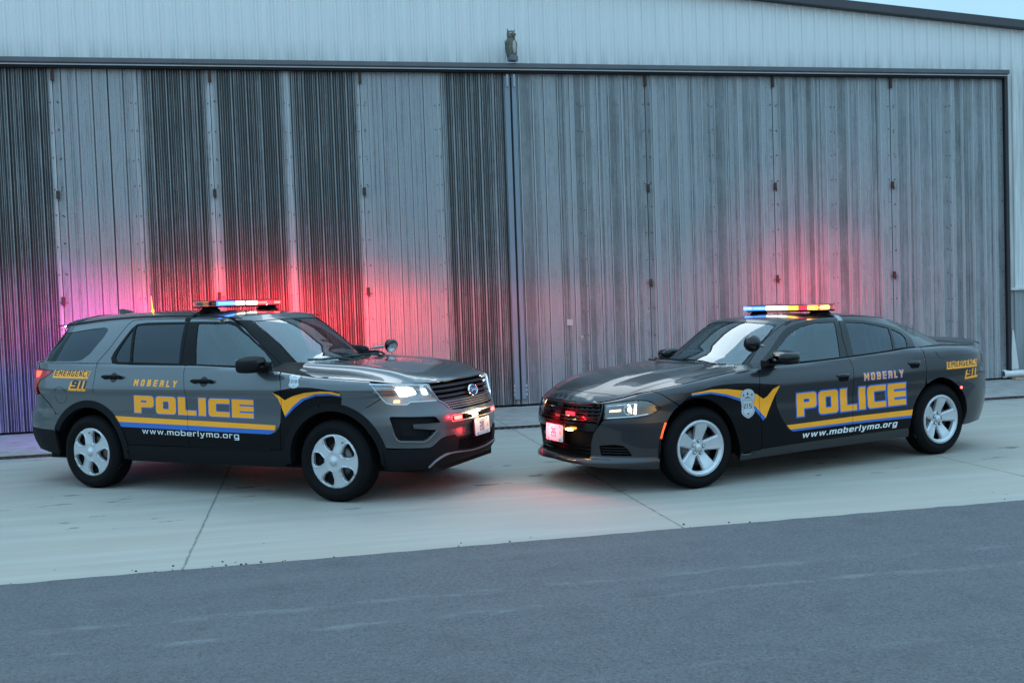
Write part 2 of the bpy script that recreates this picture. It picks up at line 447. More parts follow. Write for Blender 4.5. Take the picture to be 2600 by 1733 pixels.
# ---------------------------------------------------------------- sport utility
EX=Car(); e=EX
e.xc,e.xd=-0.15,-3.02; e.SM=FQ+(e.xc-e.xd)+FQ
e.WB=2.866
e.hwz=lut([(.20,.900),(.27,.935),(.36,.962),(.44,.972),(.60,.982),(.80,.970),(.93,.968),(.985,.985),(1.02,.978),(1.10,.958),(1.20,.930),(1.30,.905)])
e.hwx=lut([(.3,-.03),(-.15,-.005),(-.6,0),(-2.2,0),(-3.02,-.012),(-3.4,-.03)])
e.xf=lut([(.18,.76),(.24,.84),(.30,.905),(.38,.945),(.50,.955),(.60,.955),(.68,.965),(.74,.960),(.80,.935),(.90,.905),(1.0,.88),(1.03,.87),(1.10,.80)])
e.xr=lut([(.25,-3.88),(.35,-3.96),(.5,-4.06),(.70,-4.08),(.735,-4.07),(.79,-4.0),(.95,-4.0),(1.05,-4.02),(1.25,-4.0)])
e.ztop=lut([(.95,1.025),(.86,1.025),(.73,1.022),(.6,1.036),(.43,1.058),(.1,1.085),(-.17,1.103),(-.5,1.145),(-.75,1.175),(-1.0,1.192),(-1.57,1.217),(-2.5,1.243),(-3.3,1.256),(-4.1,1.258)])
e.hoodc=lut([(.95,1.02),(.88,1.026),(.85,1.045),(.7,1.088),(.5,1.128),(.3,1.158),(.1,1.182),(-.1,1.194),(-.4,1.205),(-.7,1.208)])
e.zbot=lambda s:.2
def EX_low(s,z):
    e=EX
    # x guess for ztop: two passes
    hw=lambda x:e.hwz(z)+e.hwx(x)
    nf=2.75; nr=3.05
    x,y=plan(s,e.xf(z),e.xc,hw,e.xr(z),e.xd,nf,nr)
    zt=e.ztop(x)
    R=.035 if x>-0.6 else .012
    if s>FQ*.35 or x<0:
        ins=fillet(R,zt-z)
        y-=ins*min(1,max(0,(y)/.5))
    return x,y,z
def EX_hood(x,y):
    zc=EX.hoodc(x); ze=EX.ztop(x)
    t=min(1.0,abs(y)/EX.wedge(x)); a=abs(y)
    z=ze+(zc-ze)*(1-t**4.2)
    k=(1-smooth(.40,.80,x))
    z+=k*(.022*(1-smooth(.655,.70,a))*smooth(.40,.655,a)-.012*math.exp(-((a-.76)/.07)**2)+.004*(1-smooth(.0,.3,a)))
    return z
e.ghw=lut([(0,.918),(.5,.845),(.85,.775),(1,.735)])
e.gxf=lut([(0,-.40),(.5,-.735),(.9,-1.02),(1,-1.12)])
e.gxr=lut([(0,-3.97),(.5,-3.76),(1,-3.52)])
e.zedge=lut([(-.2,1.60),(-1.0,1.60),(-1.25,1.625),(-1.64,1.655),(-2.3,1.665),(-2.9,1.640),(-3.25,1.605),(-3.7,1.57),(-4.1,1.55)])
e.gxc,e.gxd=-1.55,-3.20; e.GSM=FQ+(e.gxc-e.gxd)+FQ
def EX_gh(s,t):
    e=EX
    hw=lambda x:e.ghw(t)+(-.0)*1+e.hwx(x)*.6
    x,y=plan(s,e.gxf(t),e.gxc,hw,e.gxr(t),e.gxd,2.45,2.35)
    z0=e.ztop(x)-.003 if x<-.62 else max(EX_hood(x,y)-.02, e.ztop(x)-.003)*smooth(-.62,-.5,x)+(e.ztop(x)-.003)*(1-smooth(-.62,-.5,x))
    z1=EX_roof(max(min(x,e.gxf(1)),e.gxr(1)),y)
    z=z0+(z1-z0)*t
    return x,y,z
e.roofc=lut([(-1.0,1.655),(-1.15,1.678),(-1.4,1.706),(-1.8,1.726),(-2.4,1.738),(-2.9,1.735),(-3.3,1.720),(-3.7,1.690),(-3.95,1.665)])
def EX_roof(x,y):
    return EX.zedge(x)+(EX.roofc(x)-EX.zedge(x))*(1-min(1,abs(y)/.74)**2.6)
# ---------------------------------------------------------------- saloon
CH=Car(); c=CH
c.xc,c.xd=-0.12,-3.10; c.SM=FQ+(c.xc-c.xd)+FQ
c.WB=3.052
c.hwz=lut([(.17,.885),(.24,.925),(.30,.940),(.45,.952),(.62,.947),(.72,.940),(.80,.944),(.86,.945),(.92,.932),(1.0,.905),(1.10,.870),(1.2,.84)])
c.hwx=lut([(.3,-.03),(-.12,-.004),(-.6,0),(-2.0,0),(-2.9,.006),(-3.1,.004),(-3.5,-.02)])
c.xf=lut([(.15,.82),(.20,.92),(.245,.985),(.272,.98),(.31,.915),(.50,.930),(.60,.945),(.68,.935),(.74,.915),(.785,.89),(.82,.85),(.86,.80)])
c.xr=lut([(.2,-3.90),(.3,-3.97),(.40,-4.03),(.6,-4.10),(.77,-4.12),(.81,-4.10),(.85,-4.06),(.95,-4.05),(1.08,-4.02),(1.12,-4.0)])
c.ztop=lut([(.95,.775),(.85,.782),(.70,.815),(.5,.875),(.3,.915),(0,.960),(-.3,.997),(-.65,1.028),(-1.117,1.040),(-1.8,1.062),(-2.3,1.085),(-2.65,1.108),(-3.1,1.113),(-3.4,1.10),(-3.8,1.078),(-4.1,1.062)])
c.hoodc=lut([(.95,.79),(.89,.80),(.86,.84),(.8,.878),(.7,.918),(.5,.968),(.3,1.000),(.1,1.022),(-.2,1.040),(-.5,1.056),(-.7,1.06)])
def CH_low(s,z):
    c=CH
    def hw(x):
        b=c.hwz(z)+c.hwx(x)
        # rear haunch keeps its width higher up
        k=smooth(-2.1,-2.9,x) if False else (1-smooth(-2.9,-2.1,x))
        if z>.86: b+=k*.55*(c.hwz(.86)-c.hwz(z))*(1-smooth(1.02,1.14,z)*.4)
        k2=smooth(-.7,-.1,x)
        if z>.80: b+=k2*.35*(c.hwz(.80)-c.hwz(z))
        return b
    x,y=plan(s,c.xf(z),c.xc,hw,c.xr(z),c.xd,2.5,3.3)
    zt=c.ztop(x)
    R=.055 if x>-0.5 else (.055+(.015-.055)*smooth(-.5,-.75,x) if False else .055-(.04)*(1-smooth(-.8,-.5,x)))
    if x<-2.5: R=.015+.045*(1-smooth(-2.9,-2.5,x))
    if s>FQ*.3 or x<0:
        y-=fillet(R,zt-z)*min(1,max(0,y/.5))
    return x,y,z
def CH_hood(x,y):
    zc=CH.hoodc(x); ze=CH.ztop(x); t=min(1.0,abs(y)/CH.wedge(x))
    z=ze+(zc-ze)*(1-t**2.4)
    # two creases and a raised centre
    a=abs(y)
    z+=.016*(1-smooth(.28+.10*smooth(.7,-.4,x),.37+.10*smooth(.7,-.4,x),a))*(1-smooth(.45,.85,x))
    z+=.010*math.exp(-((a-.66)/.07)**2)*(1-smooth(.3,.7,x))
    return z
def CH_deck(x,y):
    ze=CH.ztop(x); t=min(1,abs(y)/.88)
    return ze+.038*(1-t**2.4)+.018*smooth(-3.82,-3.98,x)*0+.02*(1-smooth(-4.0,-3.85,x))*(1-smooth(.62,.8,abs(y)))
c.ghw=lut([(0,.868),(.5,.775),(.85,.70),(1,.655)])
c.gxf=lut([(0,-.50),(.5,-.82),(.9,-1.09),(1,-1.18)])
c.gxr=lut([(0,-3.58),(.25,-3.45),(.5,-3.31),(.75,-3.16),(1,-2.90)])
c.zedge=lut([(-.5,1.36),(-1.0,1.375),(-1.35,1.412),(-1.6,1.438),(-1.84,1.446),(-2.2,1.440),(-2.48,1.416),(-2.8,1.360),(-3.1,1.27),(-3.4,1.17),(-3.7,1.10)])
c.gxc,c.gxd=-1.60,-2.20; c.GSM=FQ+(c.gxc-c.gxd)+FQ
def CH_gh(s,t):
    c=CH
    hw=lambda x:c.ghw(t)
    x,y=plan(s,c.gxf(t),c.gxc,hw,c.gxr(t),c.gxd,2.4,3.4)
    b=c.ztop(x)-.003
    if x>-.75: b=b+(CH_hood(x,y)-.015-b)*smooth(-.75,-.6,x)
    if x<-2.9: b=b+(CH_deck(x,y)-.02-b)*(1-smooth(-3.1,-2.9,x))
    z1=CH_roof(max(min(x,c.gxf(1)),c.gxr(1)),y)
    return x,y,b+(z1-b)*t
c.roofc=lut([(-1.0,1.43),(-1.2,1.455),(-1.5,1.480),(-1.9,1.492),(-2.2,1.486),(-2.5,1.462),(-2.75,1.425),(-3.1,1.37),(-3.5,1.26)])
def CH_roof(x,y):
    return CH.zedge(x)+(CH.roofc(x)-CH.zedge(x))*(1-min(1,abs(y)/.66)**2.4)
def edge_table(car,low):
    pts={}
    for i in range(60):
        s=2.2*i/59+.02; z=car.ztop(.5)
        for _ in range(8): z=car.ztop(low(s,z)[0])
        x,y,_=low(s,z-.001); pts[round(x,2)]=max(.05,y)
    return lut(sorted(pts.items()))
EX.wedge=lambda x:.935; CH.wedge=lambda x:.86
EX.wedge=edge_table(EX,EX_low); CH.wedge=edge_table(CH,CH_low)
SURF={'exlow':EX_low,'exgh':EX_gh,'exhood':EX_hood,'exroof':EX_roof,'chlow':CH_low,'chgh':CH_gh,'chhood':CH_hood,'chroof':CH_roof,'chdeck':CH_deck}
# ================================================================== camera, sky, sun
cam=bpy.data.cameras.new('camera'); camo=bpy.data.objects.new('camera',cam); COL.objects.link(camo); SC.camera=camo
cam.sensor_width=36; cam.lens=2571.42/2600*36; cam.clip_end=2000; cam.clip_start=.1
pit,rol=R(2.284867),R(-1.971595)
fwd=Vector((0,math.cos(pit),-math.sin(pit))); upv=Vector((0,math.sin(pit),math.cos(pit))); rt=Vector((1,0,0))
rt2=rt*math.cos(rol)-upv*math.sin(rol)*-1*1; up2=upv*math.cos(rol)-rt*math.sin(rol)
# image right vector: screen x' = X cos r - Y sin r (Y down)  ->  right = rt cos r + up sin r
rt2=rt*math.cos(rol)+upv*math.sin(rol); up2=upv*math.cos(rol)-rt*math.sin(rol)
camo.matrix_world=Matrix(((rt2.x,up2.x,-fwd.x,0),(rt2.y,up2.y,-fwd.y,0),(rt2.z,up2.z,-fwd.z,1.717354),(0,0,0,1)))
SC.view_settings.view_transform='Standard'; SC.view_settings.look='None'; SC.view_settings.exposure=EXPO; SC.view_settings.gamma=1
w=bpy.data.worlds.new('World'); SC.world=w; w.use_nodes=True; t=w.node_tree; t.nodes.clear()
SUN_EL,SUN_ROT=4.0,165.0
sky=N(t,'ShaderNodeTexSky'); sky.sky_type='NISHITA'; sky.sun_disc=False; sky.sun_elevation=R(SUN_EL); sky.sun_rotation=R(SUN_ROT); sky.air_density=1.0; sky.dust_density=.6; sky.ozone_density=2.0
# thin even overcast over the clear-sky colours
bw=N(t,'ShaderNodeRGBToBW',{'Color':sky.outputs[0]})
ov=mixc(t,1.0,SKYCOL,SKYCOL)
tc=N(t,'ShaderNodeTexCoord'); sep=N(t,'ShaderNodeSeparateXYZ',{0:tc.outputs['Generated']})
# overcast: dim horizon, brighter zenith, last light behind the hangar (+y)
gz=ramp(t,sep.outputs[2],[(0.0,.22),(.06,.34),(.22,.72),(.5,1.0),(1.0,1.22)])
gb=ramp(t,sep.outputs[2],[(0.0,.44),(.25,.56),(.6,.95),(1.0,1.22)])
az=ramp(t,math_(t,'MULTIPLY_ADD',sep.outputs[1],.5,.5),[(.45,0),(.95,1)])
grad=mixc(t,az,gz,gb)
cl=noise_(t,2.2,4,.5,N(t,'ShaderNodeMapping',{'Vector':tc.outputs['Generated'],'Scale':(1,1,2.5)}).outputs[0])
gc=mixc(t,1.0,ov,grad,'MULTIPLY')
cl2=ramp(t,cl,[(.35,.93),(.7,1.06)])
gc=mixc(t,1.0,gc,cl2,'MULTIPLY')
mixed=mixc(t,.85,sky.outputs[0],gc)
bg=N(t,'ShaderNodeBackground',{'Color':mixed,'Strength':SKYS}); wo=t.nodes.new('ShaderNodeOutputWorld'); t.links.new(bg.outputs[0],wo.inputs[0])
sl=bpy.data.lights.new('sun','SUN'); sl.energy=SUNE; sl.angle=R(40); sl.color=(1.0,.97,.93); so=bpy.data.objects.new('sun',sl); COL.objects.link(so)
so.rotation_euler=(R(90-42),0,R(180-SUN_ROT-180))
# ================================================================== site frame: s along the hangar, d in front of the doors
WA=R(11.534363); WD=16.41277
def site(s,d,z=0.0): return Vector((s*math.cos(WA)+d*math.sin(WA), WD+s*math.sin(WA)-d*math.cos(WA), z))
def sobj(o): o.location=(0,WD,0); o.rotation_euler=(0,0,WA); return o   # local x = s, local y = -d
# ---- materials
def m_siding(name,col,k=.5):
    m,t,o=nt(name)
    v=coords(t,(1,1,.06)); n1=noise_(t,9,5,.6,v); n2=noise_(t,1.3,4,.5)
    geo=N(t,'ShaderNodeTexCoord'); sp=N(t,'ShaderNodeSeparateXYZ',{0:geo.outputs['Object']})
    # grime rising from the lower edge
    low=math_(t,'MULTIPLY',ramp(t,math_(t,'SUBTRACT',sp.outputs[2],5.5),[(0,1),(.12,.6),(.4,.12),(.9,0)]),ramp(t,n1,[(.35,0),(.62,1)]))
    c=mixc(t,ramp(t,n1,[(.3,0),(.75,1)]),tuple(x*.90 for x in col),col)
    c=mixc(t,math_(t,'MULTIPLY',low,1.1*k),c,(.20,.21,.205))
    c=mixc(t,math_(t,'MULTIPLY',ramp(t,n2,[(.5,0),(.8,.25)]),k),c,tuple(x*.8 for x in col))
    p=N(t,'ShaderNodeBsdfPrincipled',{'Base Color':c,'Roughness':.45}); t.links.new(p.outputs[0],o.inputs[0]); return m
M_SIDE=m_siding('white_siding',(.71,.74,.74)); M_WAIN=m_siding('grey_siding',(.28,.31,.33),.4)
M_BLACKM=pbr('dark_trim_metal',(.045,.048,.055),.45,0,.5,var=.3,vscale=3,bump=.05)
M_TRACK=pbr('grey_track_metal',(.10,.105,.115),.45,.2,var=.3,vscale=4)
M_GALV=pbr('galvanised_edge',(.34,.36,.38),.5,.4,var=.25,vscale=5)
M_RUST=pbr('rusty_iron',(.055,.032,.026),.8,0,var=.5,vscale=30)
def m_door(name,dark):
    """weathered galvanised sheet. dark = how much black mildew covers it (0..1)"""
    m,t,o=nt(name)
    tc=N(t,'ShaderNodeTexCoord'); sp=N(t,'ShaderNodeSeparateXYZ',{0:tc.outputs['Object']})
    st=N(t,'ShaderNodeMapping',{'Vector':tc.outputs['Object'],'Scale':(1,1,.035)}).outputs[0]
    streak=noise_(t,42,5,.65,st); streak2=noise_(t,9,4,.55,st)
    blot=noise_(t,2.3,6,.62,N(t,'ShaderNodeMapping',{'Vector':tc.outputs['Object'],'Scale':(1,1,.55)}).outputs[0])
    fine=noise_(t,75,4,.75); speck=noise_(t,260,2,.8)
    # darker on one flank of each rib (attribute 'hollow') and paler either side of that
    at=N(t,'ShaderNodeAttribute'); at.attribute_name='rib_tone'; hol=at.outputs['Fac']
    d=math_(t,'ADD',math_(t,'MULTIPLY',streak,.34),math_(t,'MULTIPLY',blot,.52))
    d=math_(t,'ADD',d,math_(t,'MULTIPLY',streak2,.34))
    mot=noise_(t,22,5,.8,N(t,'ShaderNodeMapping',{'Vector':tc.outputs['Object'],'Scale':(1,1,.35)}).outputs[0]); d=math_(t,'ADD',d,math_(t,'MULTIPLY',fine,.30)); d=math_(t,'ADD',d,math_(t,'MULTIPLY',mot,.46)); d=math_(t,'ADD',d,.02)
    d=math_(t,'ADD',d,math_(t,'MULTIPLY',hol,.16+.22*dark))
    lo=1.40-.75*dark
    cov=ramp(t,math_(t,'SUBTRACT',d,lo-.5),[(.28,0),(.55,.55),(.86,1)])
    pn=N(t,'ShaderNodeAttribute'); pn.attribute_name='pan'
    d=math_(t,'ADD',d,math_(t,'MULTIPLY',pn.outputs['Fac'],.22)); cov=ramp(t,math_(t,'SUBTRACT',d,lo-.5),[(.28,0),(.55,.55),(.86,1)])
    base=mixc(t,ramp(t,fine,[(.3,0),(.7,1)]),(.185,.21,.225),(.385,.42,.445))
    base=mixc(t,ramp(t,speck,[(.62,0),(.75,.7)]),base,(.47,.50,.51))
    drk=mixc(t,ramp(t,speck,[(.5,0),(.72,1)]),(.010,.013,.013),(.055,.065,.064))
    k=.99 if dark>.5 else .78
    c=mixc(t,math_(t,'MULTIPLY',cov,k),base,drk)
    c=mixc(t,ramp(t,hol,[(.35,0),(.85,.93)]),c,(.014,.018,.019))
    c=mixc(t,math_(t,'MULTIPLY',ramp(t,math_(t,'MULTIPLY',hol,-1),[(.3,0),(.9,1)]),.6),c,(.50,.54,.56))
    # narrow dirty streaks at random
    c=mixc(t,math_(t,'MULTIPLY',ramp(t,streak,[(.55,0),(.7,1)]),.35+.25*dark),c,(.035,.04,.04))
    p=N(t,'ShaderNodeBsdfPrincipled',{'Base Color':c,'Roughness':.55,'Metallic':.25})
    b=N(t,'ShaderNodeBump',{'Strength':.35,'Distance':.004,'Height':fine}); t.links.new(b.outputs[0],p.inputs['Normal'])
    t.links.new(p.outputs[0],o.inputs[0]); return m
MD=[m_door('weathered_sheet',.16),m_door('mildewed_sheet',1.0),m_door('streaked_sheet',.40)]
# ---- hangar
hangar=empty('hangar'); sobj(hangar); tag(hangar,'pale blue-white ribbed metal hangar with a dark gable edge, filling the background','hangar')
def ribbed(x0,x1,zlo,zhi,pitch,y,dep,phase=0,minor=True):
    """profile polyline of ribbed sheet; zlo/zhi functions of x"""
    xs=[];k=math.floor((x0-phase)/pitch)
    pr=[]
    while True:
        c=phase+k*pitch
        for dx,dd in ((-.030,0),(-.014,dep),(.014,dep),(.030,0)): pr.append((c+dx,dd))
        if minor:
            for f in (.33,.66):
                for dx,dd in ((-.012,0),(0,dep*.3),(.012,0)): pr.append((c+pitch*f+dx,dd))
        k+=1
        if c>x1: break
    pr=[p for p in pr if x0<p[0]<x1]; pr=[(x0,0)]+pr+[(x1,0)]
    return [(px,y-dd) for px,dd in pr]
def sheet_from_profile(mb,pr,zlo,zhi,mi=0,nz=1):
    vs=[];fs=[];n=len(pr)
    for j in range(nz+1):
        for (x,y) in pr:
            a,b=zlo(x),zhi(x); vs.append((x,y,a+(b-a)*j/nz))
    for j in range(nz):
        for i in range(n-1): fs.append((j*n+i,j*n+i+1,(j+1)*n+i+1,(j+1)*n+i))
    mb.add(vs,fs,mi)
RK=-.0767; zr=lambda x: 6.660+RK*(x-4.69) if x>-6 else 6.660+RK*(-10.69)-RK*(x+6)*-1
SD=.16     # siding stands this far behind the door leaves
mb=MB(); sheet_from_profile(mb,ribbed(-22,9.16,0,0,.2405,SD,.022,phase=5.083),lambda x:5.50,zr); mb.build('siding',M_SIDE,hangar)
mb=MB(); sheet_from_profile(mb,ribbed(9.16,16,0,0,.2405,SD,.022,phase=5.083),lambda x:1.645,zr); mb.build('siding',M_SIDE,hangar)
mb=MB(); sheet_from_profile(mb,ribbed(9.16,16,0,0,.2405,SD+.012,.022,phase=5.083),lambda x:-.05,lambda x:1.60); mb.build('wainscot',M_WAIN,hangar)
mb=MB(); sheet_from_profile(mb,ribbed(-22,-9.1,0,0,.2405,SD,.022,phase=5.083),lambda x:1.645,lambda x:5.50); mb.build('siding',M_SIDE,hangar)
mb=MB(); sheet_from_profile(mb,ribbed(-22,-9.1,0,0,.2405,SD+.012,.022,phase=5.083),lambda x:-.05,lambda x:1.60); mb.build('wainscot',M_WAIN,hangar)
mb=MB(); mb.box((-15.55,SD-.03,1.622),(12.9,.06,.045),bev=.006); mb.build('drip_ledge',M_SIDE,hangar)
mb=MB(); mb.box((-9.07,.05,2.75),(.085,.28,5.5),bev=.01); mb.build('door_jamb',M_BLACKM,hangar)
mb=MB(); mb.box((12.58,SD-.03,1.622),(6.84,.06,.045),bev=.006); mb.build('drip_ledge',M_SIDE,hangar)
mb=MB()   # side and roof mass behind
mb.quad((16,SD,-.05),(16,34,-.05),(16,34,5.6),(16,SD,5.75)); mb.quad((-6,SD,7.52),(16.2,SD,5.82),(16.2,34,5.82),(-6,34,7.52)); mb.quad((-22,SD,6.3),(-6,SD,7.52),(-6,34,7.52),(-22,34,6.3)); mb.build('roof',M_SIDE,hangar)
mb=MB()
for (xa,xb) in ((-6,17.0),):
    dz=RK*(xb-xa)
    z0=zr(xa+.001)
    pts=[(xa,SD-.14,z0),(xa,SD-.14,z0+.138),(xa,SD+.2,z0+.145),(xa,SD+.1,z0)]
    q=[(x+xb-xa,y,z+dz) for x,y,z in pts]
    mb.add(pts+q,[(0,1,5,4),(1,2,6,5),(3,0,4,7),(4,5,6,7),(0,3,2,1)])
    p2=[(xa,SD-.02,z0-.012),(xa,SD-.06,z0+.001)]; q2=[(x+xb-xa,y,z+dz) for x,y,z in p2]; mb.add(p2+q2,[(0,1,3,2)])
mb.build('gable_trim',M_BLACKM,hangar)
mb=MB()   # header over the doors: hood flashing and track
mb.box((.03,.01,5.468),(18.24,.26,.078),bev=.012); mb.box((.03,.0,5.415),(18.14,.20,.03)); mb.build('door_header',M_TRACK,hangar)
mb=MB(); mb.box((.03,-.105,5.402),(18.14,.020,.016),bev=.003); mb.build('track_rail',M_GALV,hangar)
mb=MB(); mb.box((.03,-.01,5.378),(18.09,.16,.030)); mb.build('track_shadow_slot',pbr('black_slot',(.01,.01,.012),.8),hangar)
mb=MB(); hs=[]
random.seed(3)
x=-7.5
while x<9.1:   # torn foam closure above the flashing
    L=random.uniform(.05,.4)
    if random.random()<.55: hs.append((x,x+L,random.uniform(.006,.02)))
    x+=L+random.uniform(.02,.35)
pr_=[(-7.5,0.0)]
for a,b,c_ in hs: pr_+= [(a,.003),(a+.01,c_),(b-.01,c_*.8),(b,.003)]
pr_+= [(9.13,.003),(9.13,0)]
mb.prism(pr_[::-1],lambda p:(p[0],.02,5.505+p[1]),lambda p:(p[0],-.03,5.505+p[1])); mb.build('closure_strip',M_BLACKM,hangar)
mb=MB(); mb.box((9.128,.06,2.75),(.066,.22,5.5),bev=.01); mb.build('door_jamb',pbr('jamb_paint',(.018,.018,.024),.5,var=.3),hangar)
mb=MB(); mb.box((0,.36,2.7),(18.3,.06,5.4)); mb.build('inner_wall',pbr('dark_inside',(.02,.02,.02),.9),hangar)
# ---- door leaves
leaves=[(-9.0,-6.775,1,1),(-6.765,-4.545,0,1),(-4.535,-2.29,1,1),(-2.28,.105,0,1),(.125,2.375,2,2),(2.385,4.645,2,2),(4.655,6.855,2,2),(6.865,9.085,2,2)]
lab=['black mildewed hangar door leaf at the left edge, behind the tail of the utility vehicle',
 'hangar door leaf with a pale left half and black mildewed right half',
 'hangar door leaf black with mildew on both halves, behind the utility light bar',
 'hangar door leaf with pale left half, ending at the blue centre posts',
 'grey streaked hangar door leaf just right of the blue centre posts, holding the paper square',
 'grey streaked hangar door leaf above the windscreen of the low saloon','grey streaked hangar door leaf directly above the rear doors of the low saloon',
 'grey hangar door leaf touching the dark right jamb, above the saloon boot']
DT=5.368
for li,(x0,x1,ma,mbm) in enumerate(leaves):
    lf=empty('hangar_door_leaf'); sobj(lf); tag(lf,lab[li],'door leaf','sliding leaves of the hangar door')
    xm=(x0+x1)/2
    rnd=random.Random(li+11)
    for (a,b,mi,ph) in ((x0,xm-.002,ma,0),(xm+.002,x1,mbm,1)):
        # rib profile: major ribs about every 0.3 m with twin creases between
        right=x0>.1
        pr=[(a,0,0)]; fl=.105 if (ph==0) else .06
        x=a+fl
        if right:
            # narrow and wide pans: strong creases about every 0.22 m with fine twin creases between some of them
            k=0
            while x<b-.07:
                wd=.019; h_=.026; st=1.15 if k%2==(0 if ph==0 else 1) else .75
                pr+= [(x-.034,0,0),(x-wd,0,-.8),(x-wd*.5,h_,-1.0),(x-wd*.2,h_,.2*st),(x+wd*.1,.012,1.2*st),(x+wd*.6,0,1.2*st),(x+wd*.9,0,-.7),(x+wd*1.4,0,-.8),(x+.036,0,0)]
                if k%2==1:
                    for q in (.055,.085,.125):
                        q=x+q+rnd.uniform(-.008,.008); pr+= [(q-.009,0,0),(q-.004,.006,-.5),(q+.001,.006,-.3),(q+.005,0,.55*st),(q+.011,0,0)]
                if rnd.random()<.75:
                    q=x+.11+rnd.uniform(-.03,.03); pr+= [(q-.008,0,0),(q,.006,-.4),(q+.006,0,.5),(q+.011,0,0)]
                x+= .225 if k%2==0 else (.20+rnd.uniform(-.01,.01)); k+=1
        else:
            while x<b-.05:
                wd=.014; h_=.024; q_=rnd.uniform(.35,1.0) if mi==0 else 1
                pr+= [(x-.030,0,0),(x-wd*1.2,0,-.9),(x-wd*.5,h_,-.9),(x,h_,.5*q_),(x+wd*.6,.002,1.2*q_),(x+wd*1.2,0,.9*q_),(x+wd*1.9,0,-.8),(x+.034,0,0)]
                for f in (.30,.44,.60,.76):
                    q=x+.2165*f+rnd.uniform(-.006,.006)
                    pr+= [(q-.007,0,.05),(q-.002,.006,-.7),(q+.003,.006,-.5),(q+.008,0,.3)]
                x+=.2165
        pr=sorted([p for p in pr if a<=p[0]<b-.02])+[(b,0,0)]
        y0=0.0 if ph==0 else .004
        mb=MB(); nz=1
        vs=[(px,y0-dd,z) for z in (.035,DT) for px,dd,_ in pr]; n=len(pr)
        mb.add(vs,[(i,i+1,n+i+1,n+i) for i in range(n-1)])
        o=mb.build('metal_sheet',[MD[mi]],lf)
        at=o.data.attributes.new('rib_tone','FLOAT','POINT')
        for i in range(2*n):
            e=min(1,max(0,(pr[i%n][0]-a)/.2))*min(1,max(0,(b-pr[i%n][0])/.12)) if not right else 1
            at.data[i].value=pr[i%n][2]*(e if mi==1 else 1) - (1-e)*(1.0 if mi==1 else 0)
        ap=o.data.attributes.new('pan','FLOAT','POINT'); cur=rnd.uniform(-1,1); vals=[]
        for q in range(n):
            if q and abs(pr[q][2])>.3 and abs(pr[q-1][2])<=.3: cur=rnd.uniform(-1,1)
            vals.append(cur)
        for i in range(2*n): ap.data[i].value=vals[i%n]
    mb=MB(); mb.box((xm,.04,DT/2+.02),(x1-x0-.01,.05,DT-.05)); mb.build('leaf_frame',M_BLACKM,lf)
    # screws
    mb=MB()
    for z in [.25+.42*i for i in range(12)]:
        for px in (x0+.05,x0+.05+.02*rnd.random(),xm+.04,xm-.03,x1-.035): mb.box((px,-.004,z+rnd.uniform(-.03,.03)),(.014,.012,.014))
    tag(mb.build('screw_row',M_RUST,lf),kind='stuff')
    if li in (1,2,3,5,6,7):
        for z in (3.51,1.945):
            mb=MB(); mb.box((x0+.0,-.03,z),(.048,.03,.12),bev=.006); mb.box((x0+.01,-.045,z-.045),(.03,.02,.045),bev=.005); mb.tube([(x0-.02,-.045,z-.03),(x0+.02,-.048,z-.09)],.007,n=6); mb.build('hinge',M_RUST,lf)
        mb=MB(); mb.box((x0,-.03,DT-.09),(.045,.03,.2),bev=.005); mb.build('hanger',M_RUST,lf)
M_BLUE=pbr('blue_grey_edge_paint',(.185,.235,.285),.45,var=.12,vscale=5)
for nm,cx,wd_ in (('left',.055,.085),('right',.168,.075)):
    e_=empty('door_edge_post'); sobj(e_); tag(e_,'blue-grey painted meeting post on the %s of the black centre gap between the hangar doors'%nm,'door post')
    mb=MB(); mb.box((cx,-.02,2.72),(wd_,.05,5.2),bev=.006); mb.build('post',M_BLUE,e_)
    mb=MB(); mb.box((cx,-.055,5.24),(.03,.03,.2),bev=.006); mb.build('roller_bracket',M_GALV,e_)
    for z in (.2,.27,.34):
        mb=MB(); mb.box((cx+(.045 if nm=='right' else -.045),-.03,z),(.016,.03,.04)); mb.build('worn_patch',M_SIDE,e_)
mb=MB(); mb.box((.113,-.005,2.65),(.018,.06,5.3)); o=mb.build('centre_gap_seal',pbr('black_rubber_seal',(.008,.008,.01),.8),hangar)
# paper and latch on the doors
o=MB(); o.add([(.92,-.038,1.29),(1.02,-.036,1.285),(1.022,-.036,1.385),(.922,-.038,1.39),(.922,-.033,1.39),(.92,-.033,1.29),(1.02,-.031,1.285),(1.022,-.031,1.385)],[(0,1,2,3),(5,4,7,6),(3,2,7,4),(0,5,6,1)])
pp=sobj(o.build('paper_notice',pbr('paper',(.42,.45,.47),.8))); tag(pp,'small faded square of paper stuck low on the grey hangar door between the two cars','paper')
o=MB(); o.ball((1.18,-.03,1.08),.022,0,12,8); o.box((1.17,-.02,1.07),(.05,.03,.07),bev=.006); ll=sobj(o.build('door_latch',M_GALV)); tag(ll,'small bright metal latch on the grey hangar door below the paper notice','latch')
